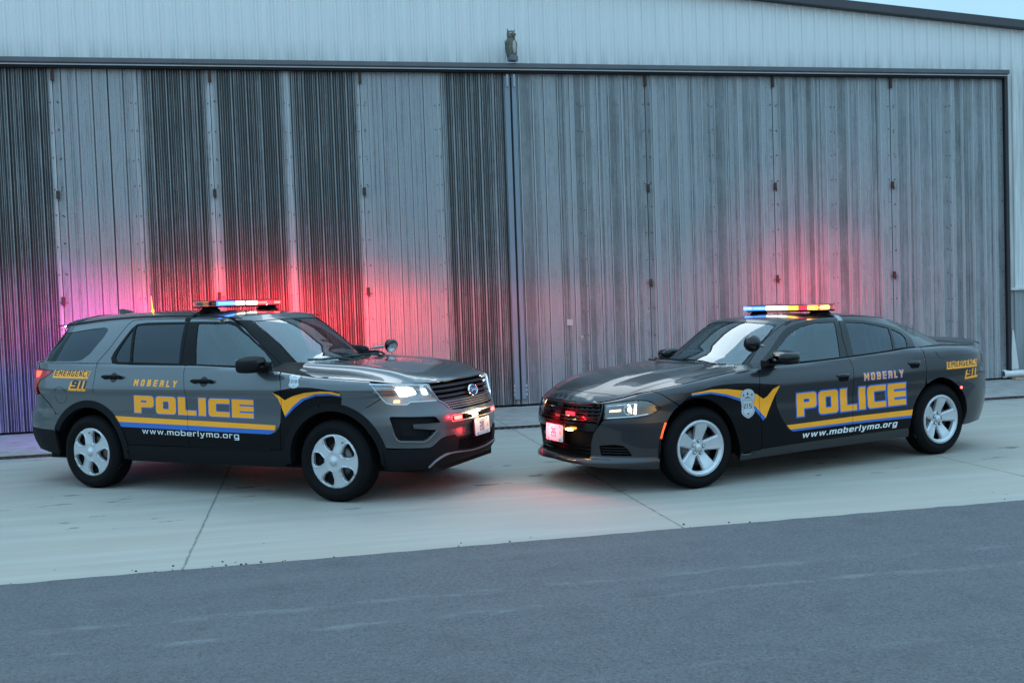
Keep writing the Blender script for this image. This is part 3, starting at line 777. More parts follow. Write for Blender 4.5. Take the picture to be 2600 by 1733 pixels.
# ---- owl
owl=empty('owl_decoy'); p_=site(.125,.12,5.525); owl.location=p_; owl.rotation_euler=(0,0,WA+R(18)); tag(owl,'grey-brown plastic horned owl decoy perched on the header above the centre of the doors','owl decoy')
M_OWL=None
m,t,o=nt('owl_plumage'); v=coords(t,(1,1,.6)); n1=noise_(t,28,5,.7,v); wv=N(t,'ShaderNodeTexWave',{'Vector':coords(t,(1,1,2.2)),'Scale':14,'Distortion':5}); 
c=mixc(t,ramp(t,n1,[(.35,0),(.65,1)]),(.06,.065,.05),(.17,.165,.13)); c=mixc(t,math_(t,'MULTIPLY',wv.outputs['Fac'],.4),c,(.05,.05,.04)); p=N(t,'ShaderNodeBsdfPrincipled',{'Base Color':c,'Roughness':.7}); t.links.new(p.outputs[0],o.inputs[0]); M_OWL=m
M_OWLB=pbr('owl_breast',(.36,.37,.34),.7,var=.45,vscale=40); 
# body profile lofted: (z, half width x, half depth y, y centre)
def loft(mb,rows,n=20,mi=0,fn=None):
    vs=[];fs=[]
    for (z,a,b,cx,cy) in rows:
        for k in range(n):
            th=2*math.pi*k/n; vs.append((cx+a*math.cos(th),cy+b*math.sin(th),z))
    for j in range(len(rows)-1):
        for k in range(n): k2=(k+1)%n; fs.append((j*n+k,j*n+k2,(j+1)*n+k2,(j+1)*n+k))
    fs.append(tuple(range(n-1,-1,-1))); fs.append(tuple(range((len(rows)-1)*n,len(rows)*n)))
    mb.add(vs,fs,mi,True)
rows=[(.05,.06,.06,0,0),(.09,.078,.07,0,0),(.17,.094,.083,0,0),(.25,.096,.085,0,0),(.32,.082,.075,0,0),(.355,.068,.062,0,-.004),(.375,.066,.062,0,-.008),(.41,.072,.066,0,-.012),(.45,.070,.062,0,-.01),(.475,.056,.05,0,-.006),(.485,.03,.03,0,0)]
mb=MB(); loft(mb,rows); mb.build('body',M_OWL,owl)
mb=MB(); mb.ball((.012,-.052,.22),.07,0,16,10,(.72,.55,1.75)); mb.build('breast',M_OWLB,owl)
for sx in (-1,1):
    mb=MB(); mb.ball((sx*.066,.0,.20),.05,0,12,10,(.42,1.25,2.6),Matrix.Rotation(R(10*sx),3,'Y')); mb.build('wing',M_OWL,owl)
    mb=MB(); loft(mb,[(.455,.020,.016,sx*.045,-.01),(.485,.013,.011,sx*.056,-.01),(.515,.002,.002,sx*.068,-.008)],8); mb.build('ear_tuft',M_OWL,owl)
    Me=Matrix.Translation((sx*.031,-.066,.418))@Matrix.Rotation(R(90),4,'X')@Matrix.Rotation(R(0),4,'Y')
    mb=MB(); mb.lathe([(0,.010),(.014,.010),(.020,.006),(.029,.004),(.032,-.004)],Me,[1,1,0,0],16); mb.build('eye',[M_OWLB,pbr('owl_eye',(.12,.03,.03),.2)],owl)
mb=MB(); loft(mb,[(.362,.003,.003,0,-.082),(.385,.009,.01,0,-.074),(.40,.010,.010,0,-.068)],8); mb.build('beak',pbr('owl_beak',(.02,.02,.02),.3),owl)
mb=MB(); mb.box((.01,-.02,.045),(.14,.13,.09),bev=.02); mb.build('perch',pbr('owl_perch',(.13,.14,.16),.7,var=.7,vscale=30),owl)
for sx in (-1,1):
    mb=MB(); mb.tube([(sx*.105-.005,.0,.0),(sx*.105-.005,.0,.33)],.0035,n=5); mb.build('guy_wire',M_TRACK,owl)
# ---- ground
def m_concrete():
    m,t,o=nt('broomed_concrete'); tc=N(t,'ShaderNodeTexCoord'); V=tc.outputs['Object']; sp=N(t,'ShaderNodeSeparateXYZ',{0:V})
    s_,d_=sp.outputs[0],math_(t,'MULTIPLY',sp.outputs[1],-1)
    big=noise_(t,.35,5,.6,V); med=noise_(t,2.2,6,.6,V); fine=noise_(t,60,4,.7,V)
    str_=noise_(t,1.4,5,.6,N(t,'ShaderNodeMapping',{'Vector':V,'Scale':(.25,3.0,1)}).outputs[0])
    br=noise_(t,30,3,.6,N(t,'ShaderNodeMapping',{'Vector':V,'Scale':(.12,4,1)}).outputs[0])
    c=mixc(t,med,(.300,.272,.235),(.375,.345,.300))
    c=mixc(t,ramp(t,str_,[(.45,0),(.72,.8)]),c,(.41,.395,.36))
    c=mixc(t,ramp(t,big,[(.42,0),(.7,.45)]),c,(.38,.31,.235))
    c=mixc(t,math_(t,'MULTIPLY',br,.16),c,(.20,.205,.20))
    c=mixc(t,math_(t,'MULTIPLY',fine,.25),c,(.22,.22,.205))
    # older, pinker strip between the drain and the doors
    old=ramp(t,math_(t,'SUBTRACT',3.1,d_),[(0,0),(.02,1)])
    oc=mixc(t,ramp(t,noise_(t,3.4,7,.7,V),[(.35,0),(.7,1)]),(.20,.185,.18),(.36,.345,.335))
    c=mixc(t,math_(t,'MULTIPLY',old,.85),c,oc)
    # wet spots and oil stains
    st=noise_(t,1.9,6,.62,N(t,'ShaderNodeMapping',{'Vector':V,'Scale':(.8,2.0,1),'Location':(3.3,1.7,0)}).outputs[0])
    near=ramp(t,math_(t,'ABSOLUTE',math_(t,'SUBTRACT',d_,6.6)),[(0,1),(.9,1),(1.5,0)])
    stm=math_(t,'MULTIPLY',ramp(t,st,[(.612,0),(.632,1)]),near)
    c=mixc(t,math_(t,'MULTIPLY',stm,.7),c,(.07,.06,.05))
    spk=N(t,'ShaderNodeTexVoronoi',{'Vector':V,'Scale':2.3}); c=mixc(t,ramp(t,spk.outputs['Distance'],[(.018,.85),(.03,0)]),c,(.06,.06,.055))
    # saw-cut joints at right angles to the doors
    j=math_(t,'ABSOLUTE',math_(t,'SUBTRACT',math_(t,'FRACT',math_(t,'DIVIDE',math_(t,'ADD',math_(t,'ADD',s_,4.15+35.5+1.775),math_(t,'MULTIPLY',math_(t,'SUBTRACT',noise_(t,5,3,.5,V),.5),.02)),3.55)),.5))
    jm=ramp(t,j,[(0,1),(.0016,1),(.0032,0)])
    jg=ramp(t,noise_(t,14,3,.6,V),[(.3,.35),(.6,1)])
    jm=math_(t,'MULTIPLY',jm,jg)
    c=mixc(t,jm,c,(.05,.055,.045))
    # cold joint along the drain
    p=N(t,'ShaderNodeBsdfPrincipled',{'Base Color':c,'Roughness':ramp(t,med,[(.3,.62),(.7,.85)])})
    b=N(t,'ShaderNodeBump',{'Strength':.25,'Distance':.004,'Height':math_(t,'ADD',fine,math_(t,'MULTIPLY',br,.8))}); t.links.new(b.outputs[0],p.inputs['Normal'])
    t.links.new(p.outputs[0],o.inputs[0]); return m
def m_asphalt():
    m,t,o=nt('sealed_asphalt'); tc=N(t,'ShaderNodeTexCoord'); V=tc.outputs['Object']; sp=N(t,'ShaderNodeSeparateXYZ',{0:V}); d_=math_(t,'MULTIPLY',sp.outputs[1],-1)
    agg=noise_(t,180,3,.8,V); agg2=noise_(t,70,3,.7,V); blot=noise_(t,2.4,6,.65,V); st=noise_(t,1.2,5,.6,N(t,'ShaderNodeMapping',{'Vector':V,'Scale':(.3,2.5,1)}).outputs[0])
    c=mixc(t,ramp(t,agg,[(.3,0),(.72,1)]),(.055,.056,.062),(.150,.153,.165))
    c=mixc(t,math_(t,'MULTIPLY',ramp(t,agg2,[(.50,0),(.68,1)]),.45),c,(.20,.21,.225))
    c=mixc(t,math_(t,'MULTIPLY',ramp(t,noise_(t,40,3,.75,V),[(.50,0),(.64,1)]),.5),c,(.030,.030,.034))
    c=mixc(t,ramp(t,noise_(t,5,5,.7,V),[(.45,0),(.75,.4)]),c,(.06,.062,.07))
    c=mixc(t,ramp(t,blot,[(.55,0),(.8,.6)]),c,(.055,.055,.06))
    c=mixc(t,ramp(t,st,[(.5,0),(.75,.4)]),c,(.135,.135,.14))
    sc=noise_(t,2.2,6,.6,N(t,'ShaderNodeMapping',{'Vector':V,'Scale':(.55,1.7,1),'Location':(7,2,0)}).outputs[0]); c=mixc(t,ramp(t,sc,[(.70,0),(.74,.55)]),c,(.03,.03,.034))
    # worn pale scuff lines running along the apron
    wob=math_(t,'MULTIPLY',math_(t,'SUBTRACT',noise_(t,.5,2,.5,V),.5),.25)
    for dd,ww,k in ((10.22,.030,.34),(10.62,.024,.42),(11.75,.02,.2)):
        l=ramp(t,math_(t,'ABSOLUTE',math_(t,'SUBTRACT',math_(t,'ADD',d_,wob),dd)),[(0,1),(ww,.8),(ww*2.2,0)])
        br=ramp(t,noise_(t,2.6,5,.7,N(t,'ShaderNodeMapping',{'Vector':V,'Scale':(1,3,1),'Location':(dd,0,0)}).outputs[0]),[(.47,0),(.62,1)])
        l=math_(t,'MULTIPLY',math_(t,'MULTIPLY',l,br),ramp(t,agg,[(.35,.2),(.6,1)])); c=mixc(t,math_(t,'MULTIPLY',l,k),c,(.30,.31,.32))
    p=N(t,'ShaderNodeBsdfPrincipled',{'Base Color':c,'Roughness':.8,'Specular IOR Level':.4})
    b=N(t,'ShaderNodeBump',{'Strength':.8,'Distance':.006,'Height':math_(t,'ADD',agg,agg2)}); t.links.new(b.outputs[0],p.inputs['Normal'])
    t.links.new(p.outputs[0],o.inputs[0]); return m
mb=MB(); mb.quad((-400,-400,-.03),(400,-400,-.03),(400,400,-.03),(-400,400,-.03)); g=sobj(mb.build('ground',pbr('grass_and_dirt',(.06,.075,.04),.95,var=.4,vscale=1))); tag(g,kind='structure')
EDGE=9.07
rn=random.Random(5)
mb=MB(); n=1600; x0,x1=-60,60; top=[(x0+(x1-x0)*i/n,-EDGE+.018*noise.noise(Vector((i*.42,0,0)))+.03*noise.noise(Vector((i*.06,4,0)))) for i in range(n+1)]
mb.add([(x,y,.004) for x,y in top]+[(x,-60,.004) for x,y in top],[(i,n+1+i,n+2+i,i+1) for i in range(n)]); ob=sobj(mb.build('asphalt_road',m_asphalt())); tag(ob,kind='structure')
mb=MB(); mb.quad((-60,-9.2,0),(60,-9.2,0),(60,-2.78,0),(-60,-2.78,0)); mb.quad((-60,-2.48,0),(60,-2.48,0),(60,.33,0),(-60,.33,0)); MCO=m_concrete(); cc=sobj(mb.build('concrete_apron',MCO)); tag(cc,kind='structure')
# trench drain
dr=empty('trench_drain'); sobj(dr); tag(dr,'long rusty slotted trench drain set in the concrete in front of the hangar doors','drain')
mb=MB(); mb.quad((-60,-2.78,-.12),(60,-2.78,-.12),(60,-2.48,-.12),(-60,-2.48,-.12)); mb.quad((-60,-2.48,-.12),(60,-2.48,-.12),(60,-2.48,0),(-60,-2.48,0)); mb.quad((-60,-2.78,-.12),(-60,-2.78,0),(60,-2.78,0),(60,-2.78,-.12)); mb.build('trench',pbr('wet_dark',(.02,.017,.015),.7),dr)
mb=MB(); x=-9.0
while x<12:
    mb.add([(x,-2.775,-.012),(x+.05,-2.775,-.012),(x+.13,-2.485,-.012),(x+.08,-2.485,-.012),(x,-2.775,-.035),(x+.05,-2.775,-.035),(x+.13,-2.485,-.035),(x+.08,-2.485,-.035)],[(0,1,2,3),(0,4,5,1),(3,2,6,7),(0,3,7,4),(1,5,6,2)]); x+=.095
for y in (-2.765,-2.63,-2.495): mb.box((1.5,y,-.012),(21,.018,.012))
mb.build('grate',M_RUST,dr)
# loose gravel crumbs at the asphalt edge
mb=MB()
for k in range(44):
    s_=rn.uniform(-6,6) if k>14 else rn.gauss(-4.1,.3); d_=EDGE-abs(rn.gauss(0,.06)) if k<60 else EDGE-rn.uniform(0,.6); r_=rn.uniform(.004,.010)
    mb.ball((s_,-d_,r_*.5),r_,0,6,4,(1,.8,.6))
cr=sobj(mb.build('gravel_crumbs',pbr('asphalt_crumb',(.03,.03,.032),.9))); tag(cr,'scattered dark asphalt crumbs along the edge between concrete and asphalt','gravel',kind='stuff')
# ---- clutter by the right wall
WHT=pbr('white_plastic',(.62,.63,.62),.4,var=.08); WOOD=pbr('raw_timber',(.36,.27,.19),.75,var=.3,vscale=12)
e_=empty('drain_pipe'); sobj(e_); tag(e_,'white plastic pipe with an open dark end lying along the foot of the grey wall','pipe')
mb=MB(); mb.tube([(9.0,-.02,.10),(12,-.12,.10)],.062,n=20,cap=False); mb.tube([(12,-.12,.10),(9.0,-.02,.10)],.052,n=20,cap=False); mb.lathe([(.052,0),(.062,0)],Matrix.Translation((9.0,-.02,.10))@Matrix.Rotation(R(-90),4,'Y'),n=20); mb.lathe([(.064,0),(.075,.01),(.075,.05),(.064,.06)],Matrix.Translation((9.0,-.02,.10))@Matrix.Rotation(R(90),4,'Y'),n=20); mb.build('pipe_wall',WHT,e_)
mb=MB(); mb.lathe([(0,0),(.0515,0)],Matrix.Translation((9.06,-.022,.10))@Matrix.Rotation(R(90),4,'Y'),n=16); mb.build('dark_bore',pbr('bore',(.01,.01,.01),.9),e_)
mb=MB(); mb.box((10.4,-.22,.022),(2.6,.09,.038),rz=-.035,bev=.004); o=sobj(mb.build('timber_batten',WOOD)); tag(o,'raw timber batten on the concrete in front of the white pipe','timber')
e_=empty('white_board'); sobj(e_); tag(e_,'narrow white board leaning upright in the corner beside the door jamb','board')
mb=MB(); mb.prism([(9.24,.165),(9.40,.165),(9.29,.86),(9.255,.90)],lambda p:(p[0],.10-.03*(p[1]-.1),p[1]),lambda p:(p[0],.075-.03*(p[1]-.1),p[1])); mb.build('board',WHT,e_)
e_=empty('plastic_bucket'); e_.location=site(9.88,.12,0); tag(e_,'white plastic bucket standing against the grey wall at the right edge','bucket')
mb=MB(); mb.lathe([(0,0),(.15,0),(.165,.50),(.175,.50),(.175,.53),(.160,.53),(.14,.02)],Matrix.Translation((0,0,.12)),n=28); mb.build('tub',pbr('bucket_plastic',(.50,.47,.44),.5,var=.1),e_)
mb=MB(); mb.tube([(-.17,0,.60),(-.12,-.12,.55),(0,-.175,.52),(.12,-.12,.55),(.17,0,.60)],.004,n=6); mb.build('handle',M_TRACK,e_)
mb=MB(); mb.box((0,0,.06),(.4,.4,.12),bev=.01); mb.build('block',WOOD,e_)
# ================================================================== car materials
def m_paint(name,col,metal=.55,rough=.34,fl=.35,coat=.9):
    m,t,o=nt(name); fine=noise_(t,900,1,.9); big=noise_(t,2.5,3,.5)
    c=mixc(t,math_(t,'MULTIPLY',fine,fl),col,tuple(min(1,x*1.9) for x in col)); c=mixc(t,math_(t,'MULTIPLY',big,.25),c,tuple(x*.82 for x in col))
    p=N(t,'ShaderNodeBsdfPrincipled',{'Base Color':c,'Metallic':metal,'Roughness':rough,'Coat Weight':coat,'Coat Roughness':.035,'Coat IOR':1.5}); 
    b=N(t,'ShaderNodeBump',{'Strength':.035,'Distance':.002,'Height':noise_(t,55,2,.5)}); t.links.new(b.outputs[0],p.inputs['Coat Normal'])
    t.links.new(p.outputs[0],o.inputs[0]); return m
PAINT_E=m_paint('grey_metallic_paint',(.078,.088,.098),.6,.30,.35,1.0); PAINT_C=m_paint('granite_metallic_paint',(.018,.018,.022),.5,.30,.35,.7)
BLK=pbr('black_vinyl_wrap',(.0035,.0035,.0045),.38,0,.16); PLA=pbr('black_textured_plastic',(.006,.0065,.008),.6,0,.16,var=.15,vscale=8,bump=.12,bscale=260)
GLO=pbr('gloss_black_plastic',(.004,.004,.005),.14,0,.4,coat=.15); YEL=pbr('gold_vinyl',(1.0,.36,.008),.35,0,.5,coat=.35,var=.06,vscale=8)
BLU=pbr('blue_vinyl',(.022,.125,.46),.35,0,.5,coat=.35); WHI=pbr('white_vinyl',(.72,.74,.74),.4); DKT=pbr('dark_vinyl',(.022,.026,.034),.4); BDG=pbr('silver_badge_vinyl',(.50,.53,.56),.35,.3,var=.25,vscale=35)
BDGE=pbr('badge_outline',(.10,.11,.13),.4)
CHR=pbr('chrome',(.72,.73,.74),.10,1.0); SIL=pbr('silver_paint',(.54,.57,.60),.36,.55,.5,coat=.3,var=.06,vscale=5); SILD=pbr('satin_silver',(.30,.31,.33),.35,.7)
RUB=pbr('tyre_rubber',(.006,.006,.007),.8,0,.14,var=.35,vscale=9,bump=.15,bscale=120); DRK=pbr('wheel_well_black',(.006,.006,.007),.95,0,.1); UND=pbr('underbody',(.010,.010,.011),.9,0,.2)
ROT=pbr('brake_disc',(.13,.12,.12),.4,.8,var=.2,vscale=20); SEAT=pbr('seat_cloth',(.030,.032,.034),.85); DASH=pbr('dash_vinyl',(.020,.022,.023),.6); TRIMG=pbr('interior_grey',(.14,.15,.15),.8)
G_WS=glassm('windscreen_glass',(.50,.64,.62),(.90,.97,1.0),1.62); G_FR=glassm('front_side_glass',(.30,.40,.42),(.80,.95,1),1.5,0,.05); G_RR=glassm('privacy_glass',(.05,.06,.07),(.70,.82,.92),1.45,0,.015); G_CL=glassm('lamp_lens',(.86,.88,.90),(1,1,1),1.45)
G_SR=glassm('saloon_rear_glass',(.42,.46,.48),(.8,.9,1),1.48,0,.03)
RED=pbr('red_lens',(.45,.012,.016),.15,0,.5,coat=.6); REDON=emis('tail_lamp_on',(1,.045,.03),2.6); AMB=pbr('amber_lens',(.62,.13,.02),.2,0,.5,coat=.5); AMBD=pbr('dim_amber_lens',(.30,.09,.045),.25,coat=.5)
E_WHT=emis('white_led_on',(1,.93,.80),7); E_WRM=emis('filament_on',(1,.70,.34),4); E_RED=emis('red_led_on',(1,.06,.05),5); E_REDS=emis('red_led_dim',(1,.015,.03),2.4); E_BLU=emis('blue_led_on',(.06,.20,1),5); E_AMB=emis('amber_led_on',(1,.42,.06),12); E_YEL=emis('yellow_led_on',(1,.42,.05),5); E_CLR=emis('headlamp_glow',(.95,.97,1),2.6)
E_BLV=emis('violet_blue_led',(.30,.30,1),14)
HALO={'red_led_on':emis('red_led_body',(1,.012,.02),2.2),'blue_led_on':emis('blue_led_body',(.02,.13,1),2.4),'white_led_on':emis('white_led_body',(1,.80,.62),2.2),'yellow_led_on':emis('yellow_led_body',(1,.30,.015),2.6),'amber_led_on':emis('amber_led_body',(1,.25,.02),1.5)}  # glowing module bodies stand in for each LED's coloured halo
E_RGL=emis('red_bloom_glow',(1,.02,.04),1.5); E_BGL=emis('blue_bloom_glow',(.03,.16,1),1.3)
LENSB=glassm('clear_blue_lens',(.55,.75,.95),(1,1,1),1.45); LENSR=glassm('clear_red_lens',(.95,.45,.45),(1,1,1),1.45); LENSC=glassm('clear_bar_lens',(.85,.88,.9),(1,1,1),1.45)
LIV=[None,BLK,YEL,BLU,WHI,DKT,BDG,BDGE,PLA]
# ================================================================== wheels
def tyre_mb(Rt,w,rim):
    """tyre with axis along local Y, outer side +Y"""
    mb=MB(); M=Matrix.Rotation(R(-90),4,'X')    # local z -> +y
    h=w/2
    prof=[(rim+.002,-h+.03),(rim+.02,-h+.008),(rim+.05,-h),(Rt-.05,-h+.004),(Rt-.018,-h+.022),(Rt-.004,-h+.045)]
    mb.lathe(prof,M,0,64)
    prof2=[(Rt-.004,h-.045),(Rt-.018,h-.022),(Rt-.05,h-.004),(rim+.062,h),(rim+.055,h+.002),(rim+.045,h),(rim+.02,h-.008),(rim+.004,h-.014),(rim-.004,h-.03)]
    mb.lathe(prof2,M,0,64)
    # tread: circumferential grooves and sipes
    n=88; ys=[-h+.045,-h+.075,-h+.084,-.052,-.043,-.005,.005,.043,.052,h-.084,h-.075,h-.045]; gr={1,3,5,7,9}
    vs=[];fs=[]
    cols=[]
    for j,y in enumerate(ys): cols.append((y,Rt if True else 0))
    prof=[]
    for j in range(len(ys)-1):
        g=(j%2==1)
        prof.append((ys[j],ys[j+1],g))
    for k in range(n):
        a0=2*math.pi*k/n; a1=2*math.pi*(k+.80)/n; a2=2*math.pi*(k+1)/n
        for (y0,y1,g) in prof:
            rr_=Rt-.009 if g else Rt
            sh=(.35 if y0>0 else -.35)*2*math.pi/n
            for (b0,b1,r_) in ((a0,a1,rr_),(a1,a2,Rt-.006 if not g else Rt-.009)):
                q=[(r_*math.cos(b0),y0,r_*math.sin(b0)),(r_*math.cos(b1),y0,r_*math.sin(b1)),(r_*math.cos(b1+sh*0),y1,r_*math.sin(b1)),(r_*math.cos(b0),y1,r_*math.sin(b0))]
                mb.add(q,[(0,1,2,3)])
    # shoulder blocks
    for k in range(n):
        a0=2*math.pi*(k+.1)/n; a1=2*math.pi*(k+.72)/n
        for sg in (1,-1):
            y0=sg*(h-.046); y1=sg*(h-.020)
            r0,r1=Rt+.0005,Rt-.015
            q=[(r0*math.cos(a0),y0,r0*math.sin(a0)),(r0*math.cos(a1),y0,r0*math.sin(a1)),(r1*math.cos(a1),y1,r1*math.sin(a1)),(r1*math.cos(a0),y1,r1*math.sin(a0))]
            p=[((r_-.006)*c/ r_ if 0 else c) for r_,c in ()]
            mb.add(q,[(0,1,2,3)])
    return mb
def spoke_disc(h0,rim,kind,rot):
    """wheel face in the XZ plane, outward +Y, as a height field over polar space built by CDT with openings"""
    holes=[];rims=[]
    for k in range(5):
        a=R(rot)+2*math.pi*k/5
        if kind=='cover':   # six-sided window, narrow towards the hub
            pts=[(.094,-.016),(.094,.016),(.152,.057),(.198,.062),(.217,.044),(.217,-.044),(.198,-.062),(.152,-.057)]
            pts=roundp([(x*rim/.240,y*rim/.240) for x,y in pts],.010,3)
        else:               # tapering wedge window between straight spokes
            r0,r1=.085,.205
            pts=[(r0,0)]
            for q in range(-8,9):
                an=R(22.5)*q/8; pts.append((r1*math.cos(an),r1*math.sin(an)))
            pts=[(.080,-.006),(.080,.006)]+[(r1*math.cos(R(18.0)*q/8),r1*math.sin(R(18.0)*q/8)) for q in range(8,-9,-1)]
            pts=roundp([(x*rim/.240,y*rim/.240) for x,y in pts],.007,2)
        c,s=math.cos(a),math.sin(a); holes.append([(x*c-y*s,x*s+y*c) for x,y in pts])
    circ=[(rim*math.cos(2*math.pi*i/72),rim*math.sin(2*math.pi*i/72)) for i in range(72)]
    return circ,holes
def dist_poly(x,y,p):
    d=9
    for i in range(len(p)):
        a,b=p[i],p[(i+1)%len(p)]; ux,uy=b[0]-a[0],b[1]-a[1]; L=ux*ux+uy*uy or 1e-12
        t=max(0,min(1,((x-a[0])*ux+(y-a[1])*uy)/L)); d=min(d,math.hypot(x-a[0]-t*ux,y-a[1]-t*uy))
    return d
def make_wheel(name,x,y,z,side,kind,rot,steer=0,parent=None,Rt=.3635,w=.245):
    rim=.2415 if kind=='cover' else .2445
    wh=empty(name,(x,y,z),(0 if side>0 else math.pi)+R(steer)); wh.parent=parent
    ty=tyre_mb(Rt,w,rim).build('tyre',RUB,wh)
    h=w/2
    circ,holes=spoke_disc(0,rim,kind,rot)
    rings=[]
    if kind=='cover':
        for q in holes: rings+= [offset_poly(q,.007),offset_poly(q,.016)]
    else:
        for q in holes: rings+= [offset_poly(q,.006)]
    vs,tris=cdt_region(circ,holes,rings,.011,1.0)
    def H(px,pz):
        r=math.hypot(px,pz); d=min(dist_poly(px,pz,q) for q in holes)
        if kind=='cover':
            y=h-.020+.020*math.exp(-((r-.0)/.13)**2)+.004*smooth(rim,rim-.02,r)*0
            y+=.010*(smooth(0,.004,d)-smooth(.009,.014,d))      # raised frame round each window
            y-=.010*(1-smooth(0,.005,d))
            y-=.006*math.exp(-((r-.052)/.02)**2)
            y-=.006*smooth(rim-.006,rim,r)
        else:
            y=h-.012-.038*(1-smooth(.05,.23,r))+.010*smooth(rim-.035,rim-.012,r)
            y-=.014*(1-smooth(0,.009,d))
            y+=.012*(1-smooth(.0,.05,r))
            y-=.006*smooth(rim-.005,rim,r)
        return y
    P=[];NN=[]
    for (a,b) in vs:
        hh=H(a,b); e=.0025; dx=(H(a+e,b)-H(a-e,b))/(2*e); dz=(H(a,b+e)-H(a,b-e))/(2*e)
        P.append((a,hh,b)); NN.append(Vector((-dx,1,-dz)).normalized())
    mb=MB(); fs=[];cnt={}
    for (t,_,_) in tris:
        a,b,c=t; g=(Vector(P[b])-Vector(P[a])).cross(Vector(P[c])-Vector(P[a]))
        if g.y<0: t=(a,c,b)
        fs.append(t)
        for k in range(3): cnt[(t[k],t[(k+1)%3])]=1
    mb.add(P,fs,0,True,NN)
    for (a,b) in cnt:
        if (b,a) in cnt: continue
        A,B=Vector(P[a]),Vector(P[b]); dp=Vector((0,-.028,0)); mb.add([B,A,A+dp,B+dp],[(0,1,2,3)],0)
    if kind!='cover':
        mb.lathe([(rim-.002,h-.012),(rim+.004,h-.006),(rim+.006,h-.016)],Matrix.Rotation(R(-90),4,'X'),0,60)
    mb.build('wheel_cover' if kind=='cover' else 'alloy_rim',SIL,wh)
    M=Matrix.Rotation(R(-90),4,'X')
    mb=MB(); mb.lathe([(rim,h-.04),(rim-.004,0),(rim-.004,-h+.03)],M,0,48); mb.lathe([(0,h-.085),(rim-.004,h-.085)] if kind=='cover' else [(0,-.02),(rim-.004,-.02)],M,0,32); mb.build('barrel',UND,wh)
    mb=MB(); mb.lathe([(.07,h-.078),(.155,h-.078),(.155,h-.10)] if kind=='cover' else [(.07,.028),(.165,.028),(.165,.0)],M,0,40); mb.build('brake_disc',ROT,wh)
    mb=MB()
    if kind=='cover': mb.lathe([(.031,h-.004),(.030,h+.006),(.022,h+.010),(0,h+.012)],M,0,24)
    else: mb.lathe([(.036,h-.050),(.034,h-.034),(.024,h-.028),(0,h-.026)],M,0,24)
    mb.build('hub_cap',SIL,wh)
    if kind!='cover':
        for k in range(5):
            a=R(rot+36)+2*math.pi*k/5; rr_=.0575
            mb=MB(); Mn=Matrix.Translation((rr_*math.cos(a),h-.046,rr_*math.sin(a)))@M
            mb.lathe([(.0145,-.012),(.0150,.000),(.017,.001)],Mn,0,14); mb.lathe([(.011,-.010),(.011,.012),(.008,.016),(0,.017)],Mn,1,6,False); mb.build('wheel_nut',[DRK,CHR],wh)
    else:
        mb=MB(); a=R(rot+36*3.2); mb.tube([(.20*math.cos(a),h-.03,.20*math.sin(a)),(.19*math.cos(a),h-.004,.19*math.sin(a))],.005,n=8); mb.build('valve',GLO,wh)
    return wh
# ================================================================== small shared parts
def XS(S,x,z):
    lo,hi=0.0,S.SM
    for _ in range(34):
        m=(lo+hi)/2
        if S.fn(m,z)[0]>x: lo=m
        else: hi=m
    return (lo+hi)/2
def topz(S,s,dz=.003):
    z=S.car.ztop(0)
    for _ in range(8): z=S.car.ztop(S.fn(s,z)[0])
    return z-dz
def toprun(S,s0,s1,n=14,dz=.003): return [(s0+(s1-s0)*i/n,topz(S,s0+(s1-s0)*i/n,dz)) for i in range(n+1)]
def arcp(S,cx,cz,a,b,t0,t1,n=28):
    return [(XS(S,cx+a*math.cos(R(t0+(t1-t0)*i/n)),cz+b*math.sin(R(t0+(t1-t0)*i/n))),cz+b*math.sin(R(t0+(t1-t0)*i/n))) for i in range(n+1)]
HAL={}
def led_module(mb,M,w,h,d,mi_on,mi_off=0,n=6,mi_h=None):
    """row of little lenses in a coloured module; local x=width, y=out, z=height"""
    mb.box(M@Vector((0,0,0)),(w,d,h),mi_off if mi_h is None else mi_h,M=M.to_3x3().to_4x4())
    for i in range(n):
        c=M@Vector((-w/2+w*(i+.5)/n,d/2+.002,0)); mb.box(c,(w/n*.62,.006,h*.50),mi_on,M=M.to_3x3().to_4x4())
